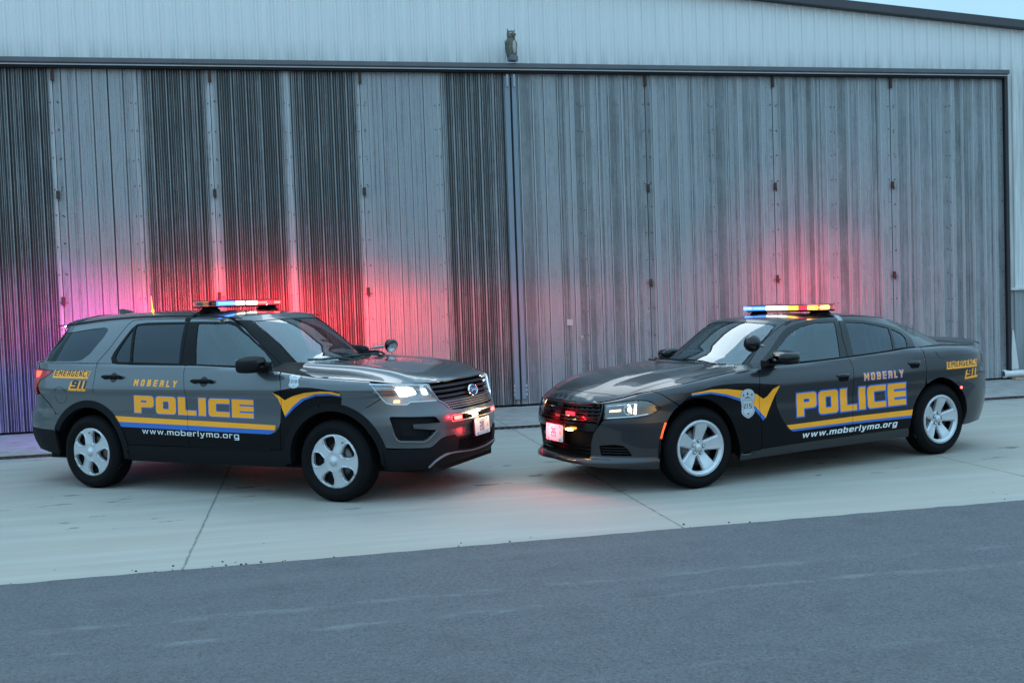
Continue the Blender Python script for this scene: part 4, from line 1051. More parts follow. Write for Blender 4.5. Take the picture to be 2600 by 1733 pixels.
def lightbar(parent,cx,z0,L,mods,stra,ze,ye,glow=()):
    """roof light bar lying across the car; mods: list of (y0,y1,face,material) ; face +1 front, -1 rear"""
    lb=empty('light_bar',(cx,0,z0)); lb.parent=parent
    D=.30
    def outline(k,dz):
        pts=[]; 
        for (x,y) in [(-D/2,-L/2+.10),(-D/2*.55,-L/2+.015),(-.03,-L/2),(.05,-L/2),(D/2*.75,-L/2+.06),(D/2,-L/2+.20),(D/2,L/2-.20),(D/2*.75,L/2-.06),(.05,L/2),(-.03,L/2),(-D/2*.55,L/2-.015),(-D/2,L/2-.10)]: pts.append((x*k,y*(1-(1-k)*.3)))
        return roundp(pts,.03,3)
    for nm,mat,ks in (('base_tray',GLO,[(0.90,0),(.98,.008),(.98,.018)]),('top_cover',GLO,[(1.0,.063),(1.0,.067),(.93,.072),(.5,.075)])):
        mb=MB(); n=len(outline(1,0)); vs=[]
        for k,z in ks: vs+= [(x,y,z) for x,y in outline(k,0)]
        fs=[]
        for j in range(len(ks)-1):
            for i in range(n): fs.append((j*n+i,j*n+(i+1)%n,(j+1)*n+(i+1)%n,(j+1)*n+i))
        fs.append(tuple(range(n-1,-1,-1))); fs.append(tuple(range((len(ks)-1)*n,len(ks)*n))); mb.add(vs,fs,0,False); mb.build(nm,mat,lb)
    mb=MB(); o1=outline(.985,0); n=len(o1); vs=[(x,y,.018) for x,y in o1]+[(x,y,.062) for x,y in o1]; fs=[(i,(i+1)%n,n+(i+1)%n,n+i) for i in range(n)]
    ms=[]
    for i in range(n):
        ym=(o1[i][1]+o1[(i+1)%n][1])/2; ms.append(0)
    mb.add(vs,fs,ms); mb.build('clear_lens',LENSC,lb)
    for (ya,yb_,c_) in glow:
        mb=MB(); mb.box((D*.30,(ya+yb_)/2,.040),(.03,yb_-ya,.040)); mb.build('bloom_block',c_,lb)  # added glowing blocks inside the bar, standing for the LEDs' coloured bloom
    mb=MB(); mb.box((0,0,.04),(D*.55,L*.86,.036)); mb.build('reflector_core',pbr('bar_core',(.12,.13,.14),.4,.5),lb)
    for (y0,y1,face,mat) in mods:
        mb=MB(); w=y1-y0
        if face in(1,-1): M=Matrix.Translation((face*D*.40,(y0+y1)/2,.040))@Matrix.Rotation(R(-90 if face>0 else 90),4,'Z')
        else: 
            sg=1 if face>0 else -1
            M=Matrix.Translation(((-.02),(L/2-.035)*sg,.040))@Matrix.Rotation(R(0 if sg>0 else 180),4,'Z')
        led_module(mb,M,abs(w),.042,.03,1,0,max(3,int(abs(w)/.025)),2 if mat.name in HALO else None); mb.build('led_module',[GLO,mat,HALO.get(mat.name,GLO)],lb)
    for sy in (-1,1):
        mb=MB(); yb=sy*(L/2-.16)
        pts=[(-.10,yb-.0,-.0),(.0,yb,.004),(.10,yb,-.0)]
        mb.prism([(-.11,-.066),(-.06,-.012),(-.03,.004),(.06,.004),(.09,-.02),(.12,-.066)],lambda p:(p[0],yb-.05*1,p[1]),lambda p:(p[0],yb+.09*sy if sy>0 else yb+.05,p[1]))
        mb.build('mount_foot',PLA,lb)
        mb=MB(); 
        path=[(stra,sy*(L/2-.12),z0-.035),(stra,sy*(ye-.10),ze+.028),(stra,sy*(ye-.035),ze+.012),(stra,sy*(ye+.004),ze-.014),(stra,sy*(ye+.020),ze-.045)]
        for a,b in zip(path[:-1],path[1:]):
            a=Vector(a)-Vector((cx,0,z0)); b=Vector(b)-Vector((cx,0,z0)); hw_=.032; up=Vector((0,0,.006))
            mb.add([a+Vector((-hw_,0,0)),a+Vector((hw_,0,0)),b+Vector((hw_,0,0)),b+Vector((-hw_,0,0)),a+Vector((-hw_,0,0))+up,a+Vector((hw_,0,0))+up,b+Vector((hw_,0,0))+up,b+Vector((-hw_,0,0))+up],[(4,5,6,7),(0,3,2,1),(0,1,5,4),(2,3,7,6),(1,2,6,5),(0,4,7,3)])
        mb.build('mount_strap',SILD if stra<-1.88 else PLA,lb)
    return lb
def spotlight(parent,p,facing,arm_to,r=.074):
    sp=empty('spotlight',p); sp.parent=parent
    M=Vector(facing).to_track_quat('Z','Y').to_matrix().to_4x4()
    mb=MB(); mb.lathe([(0,-r*.92),(r*.35,-r*.86),(r*.68,-r*.62),(r*.9,-r*.25),(r*.98,.0),(r,.018),(r*.97,.032),(r*.90,.034)],M,0,32); mb.build('housing',GLO,sp)
    mb=MB(); mb.lathe([(r*.9,.030),(r*.6,.005),(r*.25,-.015),(0,-.018)],M,0,28); mb.build('reflector',CHR,sp)
    mb=MB(); mb.lathe([(r*.9,.031),(r*.5,.040),(0,.043)],M,0,24); mb.build('lens',G_CL,sp)
    mb=MB(); a=Vector(arm_to)-Vector(p); mb.tube([a*.30,a*.62,a],[.010,.016,.013],n=10); mb.ball(tuple(a*.62),.015,0,12,8); mb.build('arm',SILD,sp)
    return sp
def plate_obj(parent,loc,rz,tilt,num,mats):
    pl=empty('licence_plate',loc,rz); pl.parent=parent; pl.rotation_euler=(R(tilt),0,rz)
    # local: x width, -y out, z up
    W,Hh=.305,.152
    mb=MB(); mb.prism(roundp([(-W/2,-Hh/2),(W/2,-Hh/2),(W/2,Hh/2),(-W/2,Hh/2)],.014,3),lambda p:(p[0],0,p[1]),lambda p:(p[0],-.003,p[1])); mb.build('plate_sheet',mats[0],pl)
    mb=MB(); 
    lets,Wt=text(num,{'*':.50,'1':.13},.17,.13,.12,.1); F,C=place(lets,Wt,-.055,-.040,.030,-.040,.080)
    for q in F:
        vs,tr=cdt_region(q,[c for c in C if inpoly(c[0][0],c[0][1],q)],[],.03,1,False); mb.add([(a,-.0042,b) for a,b in vs],[t for t,_,_ in tr])
    mb.build('plate_number',mats[1],pl)
    mb=MB(); mb.add([(-.13,-.0040,-.072),(.13,-.0040,-.072),(.13,-.0040,-.048),(-.13,-.0040,-.048)],[(0,1,2,3)]); mb.build('blue_band',mats[2],pl)
    mb=MB(); mb.lathe([(0,0),(.016,0)],Matrix.Translation((.108,-.0043,.0))@Matrix.Rotation(R(90),4,'X'),0,16); mb.build('seal_mark',mats[3],pl)
    mb=MB()
    for sx in (-.10,.10):
        for sz in (-.062,.062): mb.lathe([(0,.003),(.006,.0025),(.007,0)],Matrix.Translation((sx,-.003,sz))@Matrix.Rotation(R(90),4,'X'),0,8)
    mb.build('plate_bolts',mats[1],pl)
    # embossed heading bar
    mb=MB(); mb.add([(-.06,-.0041,.050),(.06,-.0041,.050),(.06,-.0041,.060),(-.06,-.0041,.060)],[(0,1,2,3)]); mb.build('heading_band',mats[4],pl)
    mb=MB(); mb.box((0,.014,0),(W+.02,.018,Hh+.015),bev=.004); mb.build('plate_bracket',GLO,pl)
    return pl
def seat(parent,x,y,z,w=.50,hb=.62,name='seat'):
    st=empty(name,(x,y,z)); st.parent=parent
    mb=MB(); mb.box((.02,0,.07),(.50,w,.14),bev=.045); mb.build('cushion',SEAT,st)
    mb=MB(); mb.box((-.27,0,.14+hb/2),(.13,w,hb),bev=.05,M=Matrix.Rotation(R(-14),4,'Y')); mb.build('backrest',SEAT,st)
    mb=MB(); mb.box((-.38,0,.16+hb+.10),(.10,.26,.18),bev=.04,M=Matrix.Rotation(R(-10),4,'Y')); mb.build('headrest',SEAT,st)
    return st
def mirror_part(parent,side,c,dims,mats,stalk):
    mr=empty('door_mirror',c); mr.parent=parent
    L,W,Hh=dims   # along x, along y, along z
    mb=MB(); rows=[]
    # shell lofted along x (front rounded, back flat)
    n=20; prof=[(.50,.35),(.42,.72),(.25,.93),(0,1.0),(-.30,1.0),(-.46,.97),(-.5,.93)]
    vs=[];fs=[]
    for (fx,k) in prof:
        for i in range(n):
            a=2*math.pi*i/n; ca,sa=math.cos(a),math.sin(a); e=.55
            yy=math.copysign(abs(ca)**e,ca)*W/2*k; zz=math.copysign(abs(sa)**e,sa)*Hh/2*k
            if zz>0: zz*=(1-.18*(side*yy/(W/2)) if True else 1)
            vs.append((fx*L,yy,zz))
    for j in range(len(prof)-1):
        for i in range(n): i2=(i+1)%n; fs.append((j*n+i,j*n+i2,(j+1)*n+i2,(j+1)*n+i))
    fs.append(tuple(range(n))); fs.append(tuple(range((len(prof)-1)*n,len(prof)*n))[::-1])
    up=[0 if sum(vs[i][2] for i in f)/len(f)>-Hh*.18 else 1 for f in fs]
    mb.add(vs,fs,up,True); mb.build('mirror_shell',[mats[0],PLA],mr)
    mb=MB(); mb.box((-L*.5-.002,0,0),(.006,W*.82,Hh*.78),bev=.002); mb.build('mirror_glass',CHR,mr)
    a=Vector(stalk)-Vector(c); b=Vector((L*.12,-side*W*.42,-Hh*.30))
    mb=MB(); 
    ring=lambda q,h1,l1:[q+Vector((l1/2,0,-h1/2)),q+Vector((l1/2,0,h1/2)),q+Vector((-l1/2,0,h1/2)),q+Vector((-l1/2,0,-h1/2))]
    m_=(a+b)/2+Vector((0,0,-.004)); rs=[ring(a,.075,.16),ring(m_,.05,.11),ring(b,.06,.12)]
    vs=[q for r_ in rs for q in r_]; fs=[(j*4+k,j*4+(k+1)%4,(j+1)*4+(k+1)%4,(j+1)*4+k) for j in range(2) for k in range(4)]+[(0,1,2,3),(11,10,9,8)]
    mb.add(vs,fs); mb.build('mirror_arm',[mats[0] if mats[1] is None else mats[1]],mr)
    return mr
# ================================================================== sport utility vehicle
suv=empty('police_suv',(-1.215918,9.725115,0),R(-23.964897)); tag(suv,'grey police utility vehicle numbered 210 with gold lettering, parked on the left facing right','police vehicle')
EX.ztop_=EX.ztop
def LS(fn,sgn,car): 
    s=Surf(fn,sgn,'st'); s.car=car; s.SM=car.SM; return s
def mirs(L,s_lo,s_hi): return L
WCAP={'*':.92,'M':1.15,'I':.34,'1':.36,'L':.80,'Y':1.0,'N':1.0}
def livery_suv(S,side):
    lay=[]
    blk=[(1.124,.80),(1.124,.865),(1.128,.965),(1.216,.992),(1.374,1.014),(1.537,1.016),(1.671,1.001),(1.80,.971),(1.755,.92),(1.732,.86),(1.724,.80),(1.728,.72),(1.748,.665),(1.79,.615),(1.86,.594),(2.786,.612),(3.66,.634),(3.85,.60),(3.85,.1),(.7,.1),(.9,.46),(1.0,.70)]
    lay.append((1,[spline(blk[:11],4)+blk[11:]],[]))
    yv=[(1.810,.971),(1.751,.945),(1.684,.901),(1.593,.939),(1.463,.969),(1.305,.982),(1.204,.980),(1.128,.961),(1.131,.944),(1.232,.965),(1.349,.960),(1.505,.915),(1.598,.851),(1.665,.783),(1.688,.763),(1.720,.837),(1.755,.913)]
    bv=[(1.131,.946),(1.232,.966),(1.349,.961),(1.505,.916),(1.598,.852),(1.665,.784),(1.690,.763),(1.678,.748),(1.583,.834),(1.476,.903),(1.353,.941),(1.208,.946),(1.126,.934)]
    lay+= [(3,[bv],[]),(2,[yv],[])]
    lay.append((3,[[(1.80,.633),(2.785,.659),(3.70,.681),(3.66,.630),(2.786,.611),(1.87,.593),(1.83,.600),(1.805,.615)]],[]))
    lay.append((2,[[(1.787,.676),(2.786,.705),(3.75,.733),(3.69,.678),(2.785,.657),(1.795,.632)]],[]))
    flip=(side>0)
    def put(st,s0,z0,s1,z1,h,mat,a,b,r,gap,sl=0,out=None,wd=WCAP,drop=None):
        # on the right side words run towards the nose (falling s); on the left towards the tail
        if flip: s0,s1=s1,s0
        T,W=text(st,wd,gap,a,b,r,sl)
        if out:
            F,C=place(T,W,s0,z0,s1,z1,h,out[1]); lay.append((out[0],F,C))
        if drop:
            k=(1 if s1>s0 else -1)
            F,C=place(T,W,s0-k*drop[1],z0-drop[2],s1-k*drop[1],z1-drop[2],h,drop[3]); lay.append((drop[0],F,[]))
        for f_,c_ in T:
            F,C=place([(f_,c_)],W,s0,z0,s1,z1,h); lay.append((mat,F,C))
    # letter by letter outline keeps counters open
    put('POLICE',3.452,.768,2.032,.734,.166,2,.46,.27,.20,.15,0,(3,.0085),{'*':1.30,'I':.48,'L':1.16})
    put('MOBERLY',3.446,1.028,2.915,1.014,.062,2,.26,.22,.22,.52,.16,None,{'*':.72,'M':.85,'L':.66,'Y':.8})
    put('www.moberlymo.org',3.355,.568,2.200,.545,.052,4,.18,.15,.22,.26,0,None,{'*':.92,'w':1.25,'m':1.25,'l':.19,'.':.19,'r':.62})
    put('EMERGENCY',4.500,1.122,4.050,1.112,.058,5,.22,.19,.15,.26,.18,None,{'*':.72,'M':.9},(2,.006,.010,.010))
    put('911',4.275,1.000,4.070,.993,.080,5,.30,.24,.22,.20,.18,None,{'*':.80,'1':.34},(2,.012,.014,.010))
    # badge: eagle top over a waisted shield
    bx,bz=1.577,1.078
    sh=[(-.040,.066),(0,.070),(.040,.066),(.056,.045),(.056,.020),(.044,.006),(.048,-.02),(.058,-.040),(.040,-.058),(0,-.068),(-.040,-.058),(-.058,-.040),(-.048,-.02),(-.044,.006),(-.056,.020),(-.056,.045)]
    sh=roundp([(bx+x*.98,bz+z) for x,z in sh],.012,3)
    lay+= [(7,[offset_poly(sh,.004)],[]),(6,[sh],[]),(5,[[(bx-.028,bz+.026),(bx,bz+.032),(bx+.028,bz+.026),(bx,bz+.036)]],[]),(5,[[(bx-.009,bz+.045),(bx+.009,bz+.045),(bx,bz+.057)]],[]),(5,[[(bx-.012,bz-.047),(bx+.012,bz-.047),(bx,bz-.054)]],[])]
    put('210',bx+.033,bz-.022,bx-.033,bz-.022,.026,5,.17,.15,.2,.22,0,None,{'*':.55,'1':.2})
    return lay
for side in (-1,1):
    S=LS(EX_low,side,EX); LY=livery_suv(S,side); mats=[PAINT_E]+LIV[1:]
    arF=lambda t0,t1,R_=.512,Rb=.514: arcp(S,0,.363,R_,Rb,t0,t1); arR=lambda t0,t1,R_=.515,Rb=.518: arcp(S,-EX.WB,.363,R_,Rb,t0,t1)
    G_=.0028
    # angle measured from the nose direction: 0 = ahead, 180 = behind
    fen=[(1.745,1.157),(1.712,1.03),(1.722,.84),(1.733,.65),(1.738,.50),(1.742,.335)]+[(XS(S,-.513,.335),.335)]+arF(180-8,58)+[(.93,.842),(.828,.914),(.872,.995),(.910,topz(S,.91))]+toprun(S,.92,1.74)
    fd_front=[(1.755,topz(S,1.755)),(1.718,1.03),(1.728,.84),(1.739,.65),(1.744,.50),(1.748,.455)]
    fd=fd_front+[(2.786,.455),(2.789,.60),(2.795,.76),(2.812,1.0),(2.843,1.155),(2.834,topz(S,2.834))]+toprun(S,2.82,1.76)
    rdz=[(2.840,topz(S,2.84)),(2.849,1.155),(2.818,1.0),(2.801,.76),(2.795,.60),(2.792,.455)]
    rd=rdz+[(XS(S,-EX.WB+.507,.455),.455)]+arR(11,78)+[(3.968,.966),(3.966,1.076),(3.964,topz(S,3.964))]+toprun(S,3.95,2.85)
    qt=[(3.970,topz(S,3.97)),(3.972,1.076),(3.974,.966)]+arR(77,133)+[(4.47,.745),(4.56,.845),(4.688,.94),(4.708,1.035),(4.683,1.084),(4.598,1.121),(4.522,1.174),(4.74,1.190),(4.80,topz(S,4.8))]+toprun(S,4.78,3.98)
    for nm,pl in (('front_fender',fen),('front_door',fd),('rear_door',rd),('rear_quarter',qt)):
        hn=[]
        if nm=='front_door':
            hn=[]
        mb=panel(S,pl,hn,LY,h=.04,flange=.016); o=mb.build(nm,mats,suv)
        if 'door' in nm and side<0 or 'door' in nm:
            sx=2.602 if nm=='front_door' else 3.723; zz=1.064 if nm=='front_door' else 1.104
            mb=MB(); n=22
            rec=[(sx-.012+.046*math.cos(2*math.pi*i/n),zz+.002+.047*math.sin(2*math.pi*i/n)) for i in range(n)]
            panel(S,rec,h=.02,off=.0012,flange=.002,mb=mb); mb.build('handle_recess',GLO,o)
            mb=MB(); pts=[(sx-.127,.030),(sx-.11,.036),(sx-.03,.040),(sx+.06,.038),(sx+.105,.030),(sx+.13,.022)]
            vs=[];fs=[];m_=10
            for j,(s_,of) in enumerate(pts):
                hh=.017 if 0<j<5 else .010
                p,nn=S.pn(s_,zz+.004*(1 if True else 0)); up=Vector((0,0,1))
                for i in range(m_):
                    a=2*math.pi*i/m_; vs.append(p+nn*(of-.006+.012*math.cos(a))+up*(hh*math.sin(a)))
            for j in range(len(pts)-1):
                for i in range(m_): fs.append((j*m_+i,j*m_+(i+1)%m_,(j+1)*m_+(i+1)%m_,(j+1)*m_+i))
            fs+= [tuple(range(m_)),tuple(range((len(pts)-1)*m_,len(pts)*m_))[::-1]]
            mb.add(vs,fs,0,True)
            for s_ in (sx-.105,sx+.095): p=S.at(s_,zz,.012); mb.ball(p,.018,0,8,6)
            mb.build('door_handle',PLA,o)
    # fuel flap outline
    n=30; mb=MB(); strip(S,[(4.405+.078*math.cos(2*math.pi*i/n)*.95,.930+.083*math.sin(2*math.pi*i/n)) for i in range(n)],.004,.0008,0,mb,0,.02,True); mb.build('fuel_flap_seam',DRK,suv)
    # tail
    tl=roundp([(4.528,1.168),(4.604,1.115),(4.690,1.078),(4.716,1.030),(4.765,.93),(4.95,.93),(5.0,1.05),(5.02,1.178),(4.75,1.183)],.012,3)
    mb=panel(S,tl,h=.04,off=.006,flange=.02); tlo=mb.build('tail_lamp',RED,suv)
    mb=panel(S,roundp([(4.68,1.168),(4.70,1.112),(4.76,1.10),(4.80,1.165)],.015,3),h=.03,off=.0075,flange=0); mb.build('lit_bulb',REDON,tlo)
    mb=panel(S,[(5.03,topz(S,5.03)),(5.03,.93),(EX.SM,.93),(EX.SM,topz(S,EX.SM))],h=.06); mb.build('tailgate',mats,suv)
    mb=panel(S,[(4.81,topz(S,4.81)),(4.77,1.19),(5.025,1.184),(5.025,topz(S,5.02))],h=.05); mb.build('tailgate_corner',mats,suv)
    rbp=arR(133,158)+[(XS(S,-EX.WB-.455,.575),.575),(4.75,.585),(EX.SM,.59),(EX.SM,.92),(4.95,.92),(4.77,.922),(4.70,.935),(4.57,.838),(4.478,.738)]
    mb=panel(S,rbp,h=.04,flange=.02); rb=mb.build('rear_bumper',mats,suv)
    mb=panel(S,[(XS(S,-EX.WB-.46,.57),.57),(XS(S,-EX.WB-.43,.345),.345),(4.50,.33),(4.72,.36),(EX.SM,.38),(EX.SM,.585),(4.75,.58)],h=.05,off=.004,flange=.03); mb.build('bumper_cladding',PLA,rb)
    mb=MB(); panel(S,roundp([(4.47,.700),(4.505,.728),(4.545,.765),(4.52,.80),(4.49,.76)],.008,2),h=.02,off=.002,flange=.006,mb=mb); mb.build('bumper_fold',PAINT_E,rb)
    # wheel arch trims
    for nm,cx,R1,R2,t0,t1 in (('front',0,.512,.447,-4,184),('rear',-EX.WB,.515,.447,-6,153)):
        out=arcp(S,cx,.363,R1,R1+.002,t0,t1,40); inn=arcp(S,cx,.363,R2,R2,t1,t0,40)
        mb=panel(S,out+inn,h=.035,off=.007,flange=.07); mb.build('wheel_arch_trim',PLA,suv)
    mb=panel(S,[(XS(S,-.513,.295),.295),(XS(S,-.512,.45),.45),(XS(S,-EX.WB+.508,.45),.45),(XS(S,-EX.WB+.515,.295),.295)],h=.06,off=.003,flange=.06); sl_=mb.build('sill_trim',PLA,suv)
    mb=MB(); strip(S,[(1.85,.452),(2.80,.468),(3.43,.478)],.030,.006,.0,mb,0,.05); mb.build('door_moulding',BLK,suv)
    # ------------ front bumper
    bump=[(0,.768),(.14,.768),(.206,.765),(.303,.770),(.338,.783),(.371,.831),(.421,.861)]+[(.52,.866),(.630,.868),(.653,.848),(.716,.851),(.763,.856),(.796,.870),(.824,.909),(.926,.838)]+arcp(S,0,.363,.512,.514,60,14)+[(.66,.474),(.519,.464),(.493,.475),(.45,.515),(.429,.532),(.391,.546),(.30,.548),(.275,.520),(0,.520)]
    bar=roundp([(0,.722),(.336,.720),(.325,.673),(0,.675)],[0,.008,.008,0],3)
    fog=roundp([(.777,.744),(.768,.756),(.466,.733),(.432,.675),(.626,.680),(.623,.644),(.461,.613),(.544,.531),(.716,.545),(.739,.578)],[.01,.01,.02,.006,.004,.004,.01,.02,.02,.01],3)
    mb=panel(S,bump,[fog],(),h=.035,flange=.03); fb=mb.build('front_bumper',mats,suv)
    mb=panel(S,offset_poly(fog,.004),h=.05,off=-.045,flange=0); panel(S,roundp([(.72,.70),(.50,.69),(.60,.57),(.70,.575)],.02,3),h=.05,off=-.034,flange=.012,mb=mb); fgo=mb.build('fog_lamp_pocket',PLA,fb)
    mb=MB(); strip(S,spline([(.461,.607),(.544,.523),(.63,.528),(.716,.537),(.745,.572),(.760,.62)],5),.011,.008,.0,mb,0,.03,smooth=True); mb.build('pocket_trim',PAINT_E,fb)
    mb=panel(S,bar,h=.04,off=.0025,flange=.002); bo=mb.build('light_slot',GLO,fb)
    low=[(0,.512),(.272,.512),(.300,.541),(.391,.539),(.429,.525),(.450,.508),(.493,.468),(.519,.457),(.659,.466),(.828,.474)]+[(XS(S,.50,.42),.42),(XS(S,.485,.33),.33),(.80,.285),(.511,.272),(.3,.300),(0,.310)]
    lg=roundp([(0,.500),(.272,.500),(.272,.402),(0,.388)],[0,.012,.012,0],3)
    lg2=[(-.01,.500)]+lg[1:-1]+[(-.01,.388)]
    low2=low
    lowh=[(0,.512),(.272,.512)]+low[2:]
    # outline with the grille notch cut in from the centre line
    notch=[(0,.388)]+[(.26,.401),(.272,.412),(.272,.490),(.262,.500)]+[(0,.500)]
    mb=panel(S,low[:1]+low[1:]+[(0,.388),(.26,.401),(.272,.412),(.272,.490),(.262,.500),(0,.500)],h=.04,off=.005,flange=.03); mb.build('lower_cladding',PLA,fb)
    mb=panel(S,[(0,.505),(.275,.505),(.275,.38),(0,.38)],h=.06,off=-.03,flange=0); lgo=mb.build('lower_grille',DRK,fb)
    mb=MB()
    for j in range(4):
        pts=[(.002+.0225*i,.402+.026*j+(.009 if i%2 else -.004)) for i in range(13)]
        strip(S,pts,.006,.008,-.020,mb,0,.03)
    mb.build('grille_mesh',PLA,lgo)
    mb=MB(); strip(S,spline([(0,.372),(.13,.376),(.258,.388),(.33,.392),(.399,.385),(.468,.345),(.511,.288)],5),[.012]*8+[.02]*6,.010,.006,mb,0,.03); mb.build('skid_trim',SILD,fb)
    # lights in the bumper slot
    for (s0,s1,mt,nm) in ((.235,.315,E_RED,'red'),(.125,.205,GLO,'dark'),(.018,.10,E_WHT if side<0 else GLO,'white')):
        mb=panel(S,roundp([(s0,.7135),(s1,.7135),(s1-.004,.6815),(s0,.6815)],.006,2),h=.03,off=.006,flange=.004); mb.build('led_lamp',mt,bo)
    mb=MB(); strip(S,[(0,.7265),(.33,.7245),(.342,.70),(.331,.669),(0,.670)],.007,.006,.001,mb,0,.03); mb.build('slot_bezel',SIL,bo)
    # ------------ grille
    gr=[(0,1.018),(.2,1.018),(.491,1.014),(.469,.967),(.421,.867),(.371,.835),(.336,.787),(.303,.775),(.206,.770),(0,.773)]
    mb=panel(S,gr,h=.06,off=-.05,flange=0); go=mb.build('grille',DRK,suv)
    for (z0,z1) in ((.995,.985),(.952,.940),(.909,.894),(.872,.858)):
        e_=.485 if z0>.98 else (.462 if z0>.94 else (.440 if z0>.9 else .418))
        mb=MB(); strip(S,[(0.0,(z0+z1)/2),(.15,(z0+z1)/2),(e_,(z0+z1)/2-.004)],.026,.018,-.030,mb,0,.04); mb.build('grille_slat',pbr('dark_satin_slat',(.028,.026,.034),.32,.5) if 'SLAT' not in globals() else SLAT,go)
    if 'SLAT' not in globals(): SLAT=bpy.data.materials['dark_satin_slat']
    mb=MB()
    for j in range(4):
        zb=.785+.0195*j; n_=17
        pts=[]
        for i in range(n_*4+1):
            u=i/4.; s_=u*.0225; ph=(u+(.5 if j%2 else 0)); z_=zb+.0075*abs(math.sin(math.pi*ph))
            lim=.325+ (z_-.775)*.65
            if s_<lim: pts.append((s_,z_))
        strip(S,pts,.0062,.012,-.020,mb,0,.012)
    mb.build('grille_mesh',SILD,go)
    mb=MB(); strip(S,[(.494,1.012),(.472,.965),(.424,.866),(.374,.833),(.340,.786)],.010,.014,-.006,mb,0,.04); mb.build('grille_side_trim',CHR if side>0 else SILD,go)
    # ------------ headlamp
    hl=roundp([(.906,1.046),(.860,1.039),(.701,1.030),(.497,1.013),(.472,.965),(.428,.868),(.630,.873),(.653,.853),(.716,.856),(.763,.861),(.793,.874),(.825,.918),(.869,.993)],[.006,.01,.01,.008,.01,.008,.01,.008,.01,.01,.01,.02,.02],3)
    mb=panel(S,hl,h=.04,off=-.045,flange=0); ho=mb.build('headlight',SILD,suv)
    mb=panel(S,hl,h=.03,off=-.003,flange=.045,flmat=0); 
    for f_ in range(len(mb.m)): pass
    mb.build('lens',G_CL,ho)
    mb=MB(); strip(S,hl,.012,.006,-.008,mb,0,.03,True); mb.build('lens_frame',SIL,ho)
    mb=panel(S,roundp([(.845,1.008),(.750,1.003),(.735,.925),(.800,.930)],.006,2),h=.04,off=-.028,flange=.01); mb.build('amber_reflector',AMBD,ho)
    mb=panel(S,roundp([(.543,.900),(.436,.893),(.432,.874),(.546,.876)],.004,2),h=.04,off=-.012,flange=.006); mb.build('side_marker',AMB,ho)
    mb=panel(S,roundp([(.740,.895),(.700,.895),(.700,.872),(.745,.872)],.004,2),h=.04,off=-.012,flange=.006); mb.build('turn_signal',AMB if side>0 else emis('turn_on',(1,.35,.12),2.2),ho)
    c0,n0=S.pn(.655,.957); Mh=Vector((1,side*.25,0)).normalized().to_track_quat('Z','Y').to_matrix().to_4x4(); Mh.translation=c0-n0*.04
    mb=MB(); mb.lathe([(.050,.020),(.044,.008),(.034,.003)],Mh,0,24); mb.build('projector_ring',CHR,ho)
    mb=MB(); mb.lathe([(.034,.004),(.02,.014),(0,.018)],Mh,0,20); mb.build('lit_projector',E_CLR,ho)
    mb=panel(S,roundp([(.735,1.004),(.61,.998),(.57,.935),(.70,.918)],.02,3),h=.03,off=-.030,flange=0); mb.build('lit_reflector',E_CLR,ho)
    mb=panel(S,roundp([(.545,.990),(.505,.985),(.480,.925),(.53,.928)],.012,3),h=.03,off=-.026,flange=.008); mb.build('bright_cell',pbr('bright_cell',(.7,.75,.8),.2,.4,emit=(.8,.9,1),es=.9) if 'bright_cell' not in bpy.data.materials else bpy.data.materials['bright_cell'],ho)
    # inner skins and wheel wells
    back=[(0,.32),(0,.76),(.33,.76),(.44,.85),(.9,.85)]+[(1.2,.90)]+arcp(S,0,.363,.50,.50,70,181)+[(XS(S,-.50,.30),.30),(XS(S,-EX.WB+.50,.30),.30)]+arcp(S,-EX.WB,.363,.50,.50,0,160)+[(4.7,.36),(EX.SM,.4),(EX.SM,1.15),(4,1.17),(3,1.14),(1.75,1.08),(1.2,1.04),(1.0,1.0),(.90,.99),(.80,.86),(.43,.84),(.36,.76),(.28,.52),(.1,.32)]
    inner=[(.93,.60)]+[(1.0,.85),(1.12,.95),(1.74,1.06),(3.0,1.14),(4,1.17),(5.0,1.17),(EX.SM,1.17),(EX.SM,.42),(4.75,.42)]+arcp(S,-EX.WB,.363,.49,.49,170,0)+[(XS(S,-EX.WB+.50,.31),.31),(XS(S,-.50,.31),.31)]+arcp(S,0,.363,.49,.49,180,30)
    mb=panel(S,inner,h=.12,off=-.022,flange=0); mb.build('inner_panel',DRK,suv)
    for cx in (0,-EX.WB):
        mb=MB(); n=26; yo=.90*side; yi=.60*side
        vs=[(cx+.485*math.cos(R(-8+196*i/n)),y,.363+.485*math.sin(R(-8+196*i/n))) for y in (yo,yi) for i in range(n+1)]
        mb.add(vs,[(i,i+1,n+2+i,n+1+i) for i in range(n)],0,True); mb.add([(cx,yi,.31)]+vs[n+1:],[(0,i+1,i+2) for i in range(n)]); mb.build('wheel_well',DRK,suv)
# ---- hood, cowl
def hood_outline(lowfn,car,ghfn,s1,xs_tail,tcut,dx,inset=.004):
    half=[]; n=34
    class _S: pass
    T=LS(lowfn,1,car)
    for i in range(n+1):
        s=s1*i/n; z=topz(T,s,.0005); x,y,_=lowfn(s,z); half.append((x-(inset if i<n*.45 else 0),max(0,y-inset*.6)))
    half[0]=(half[0][0],0)
    gb=[]
    m=16
    for i in range(m+1):
        s=tcut*(1-i/m); x,y,_=ghfn(s,.0); gb.append((x+dx,y))
    return half,xs_tail,gb
h_,tail,gb=hood_outline(EX_low,EX,EX_gh,XS(LS(EX_low,1,EX),-.17,1.09),[(-.24,.905),(-.33,.865),(-.44,.80)],.42,.035)
gb=[g for g in gb if g[1]<.78]
poly=h_+tail+gb; poly=poly[:-1]+[(poly[-1][0],0)]
full=poly+[(x,-y) for x,y in poly[::-1] if y>1e-6]
SH=Surf(EX_hood,0,'xy'); mb=panel(SH,full,h=.045,flange=.014); hd=mb.build('hood',[PAINT_E],suv)
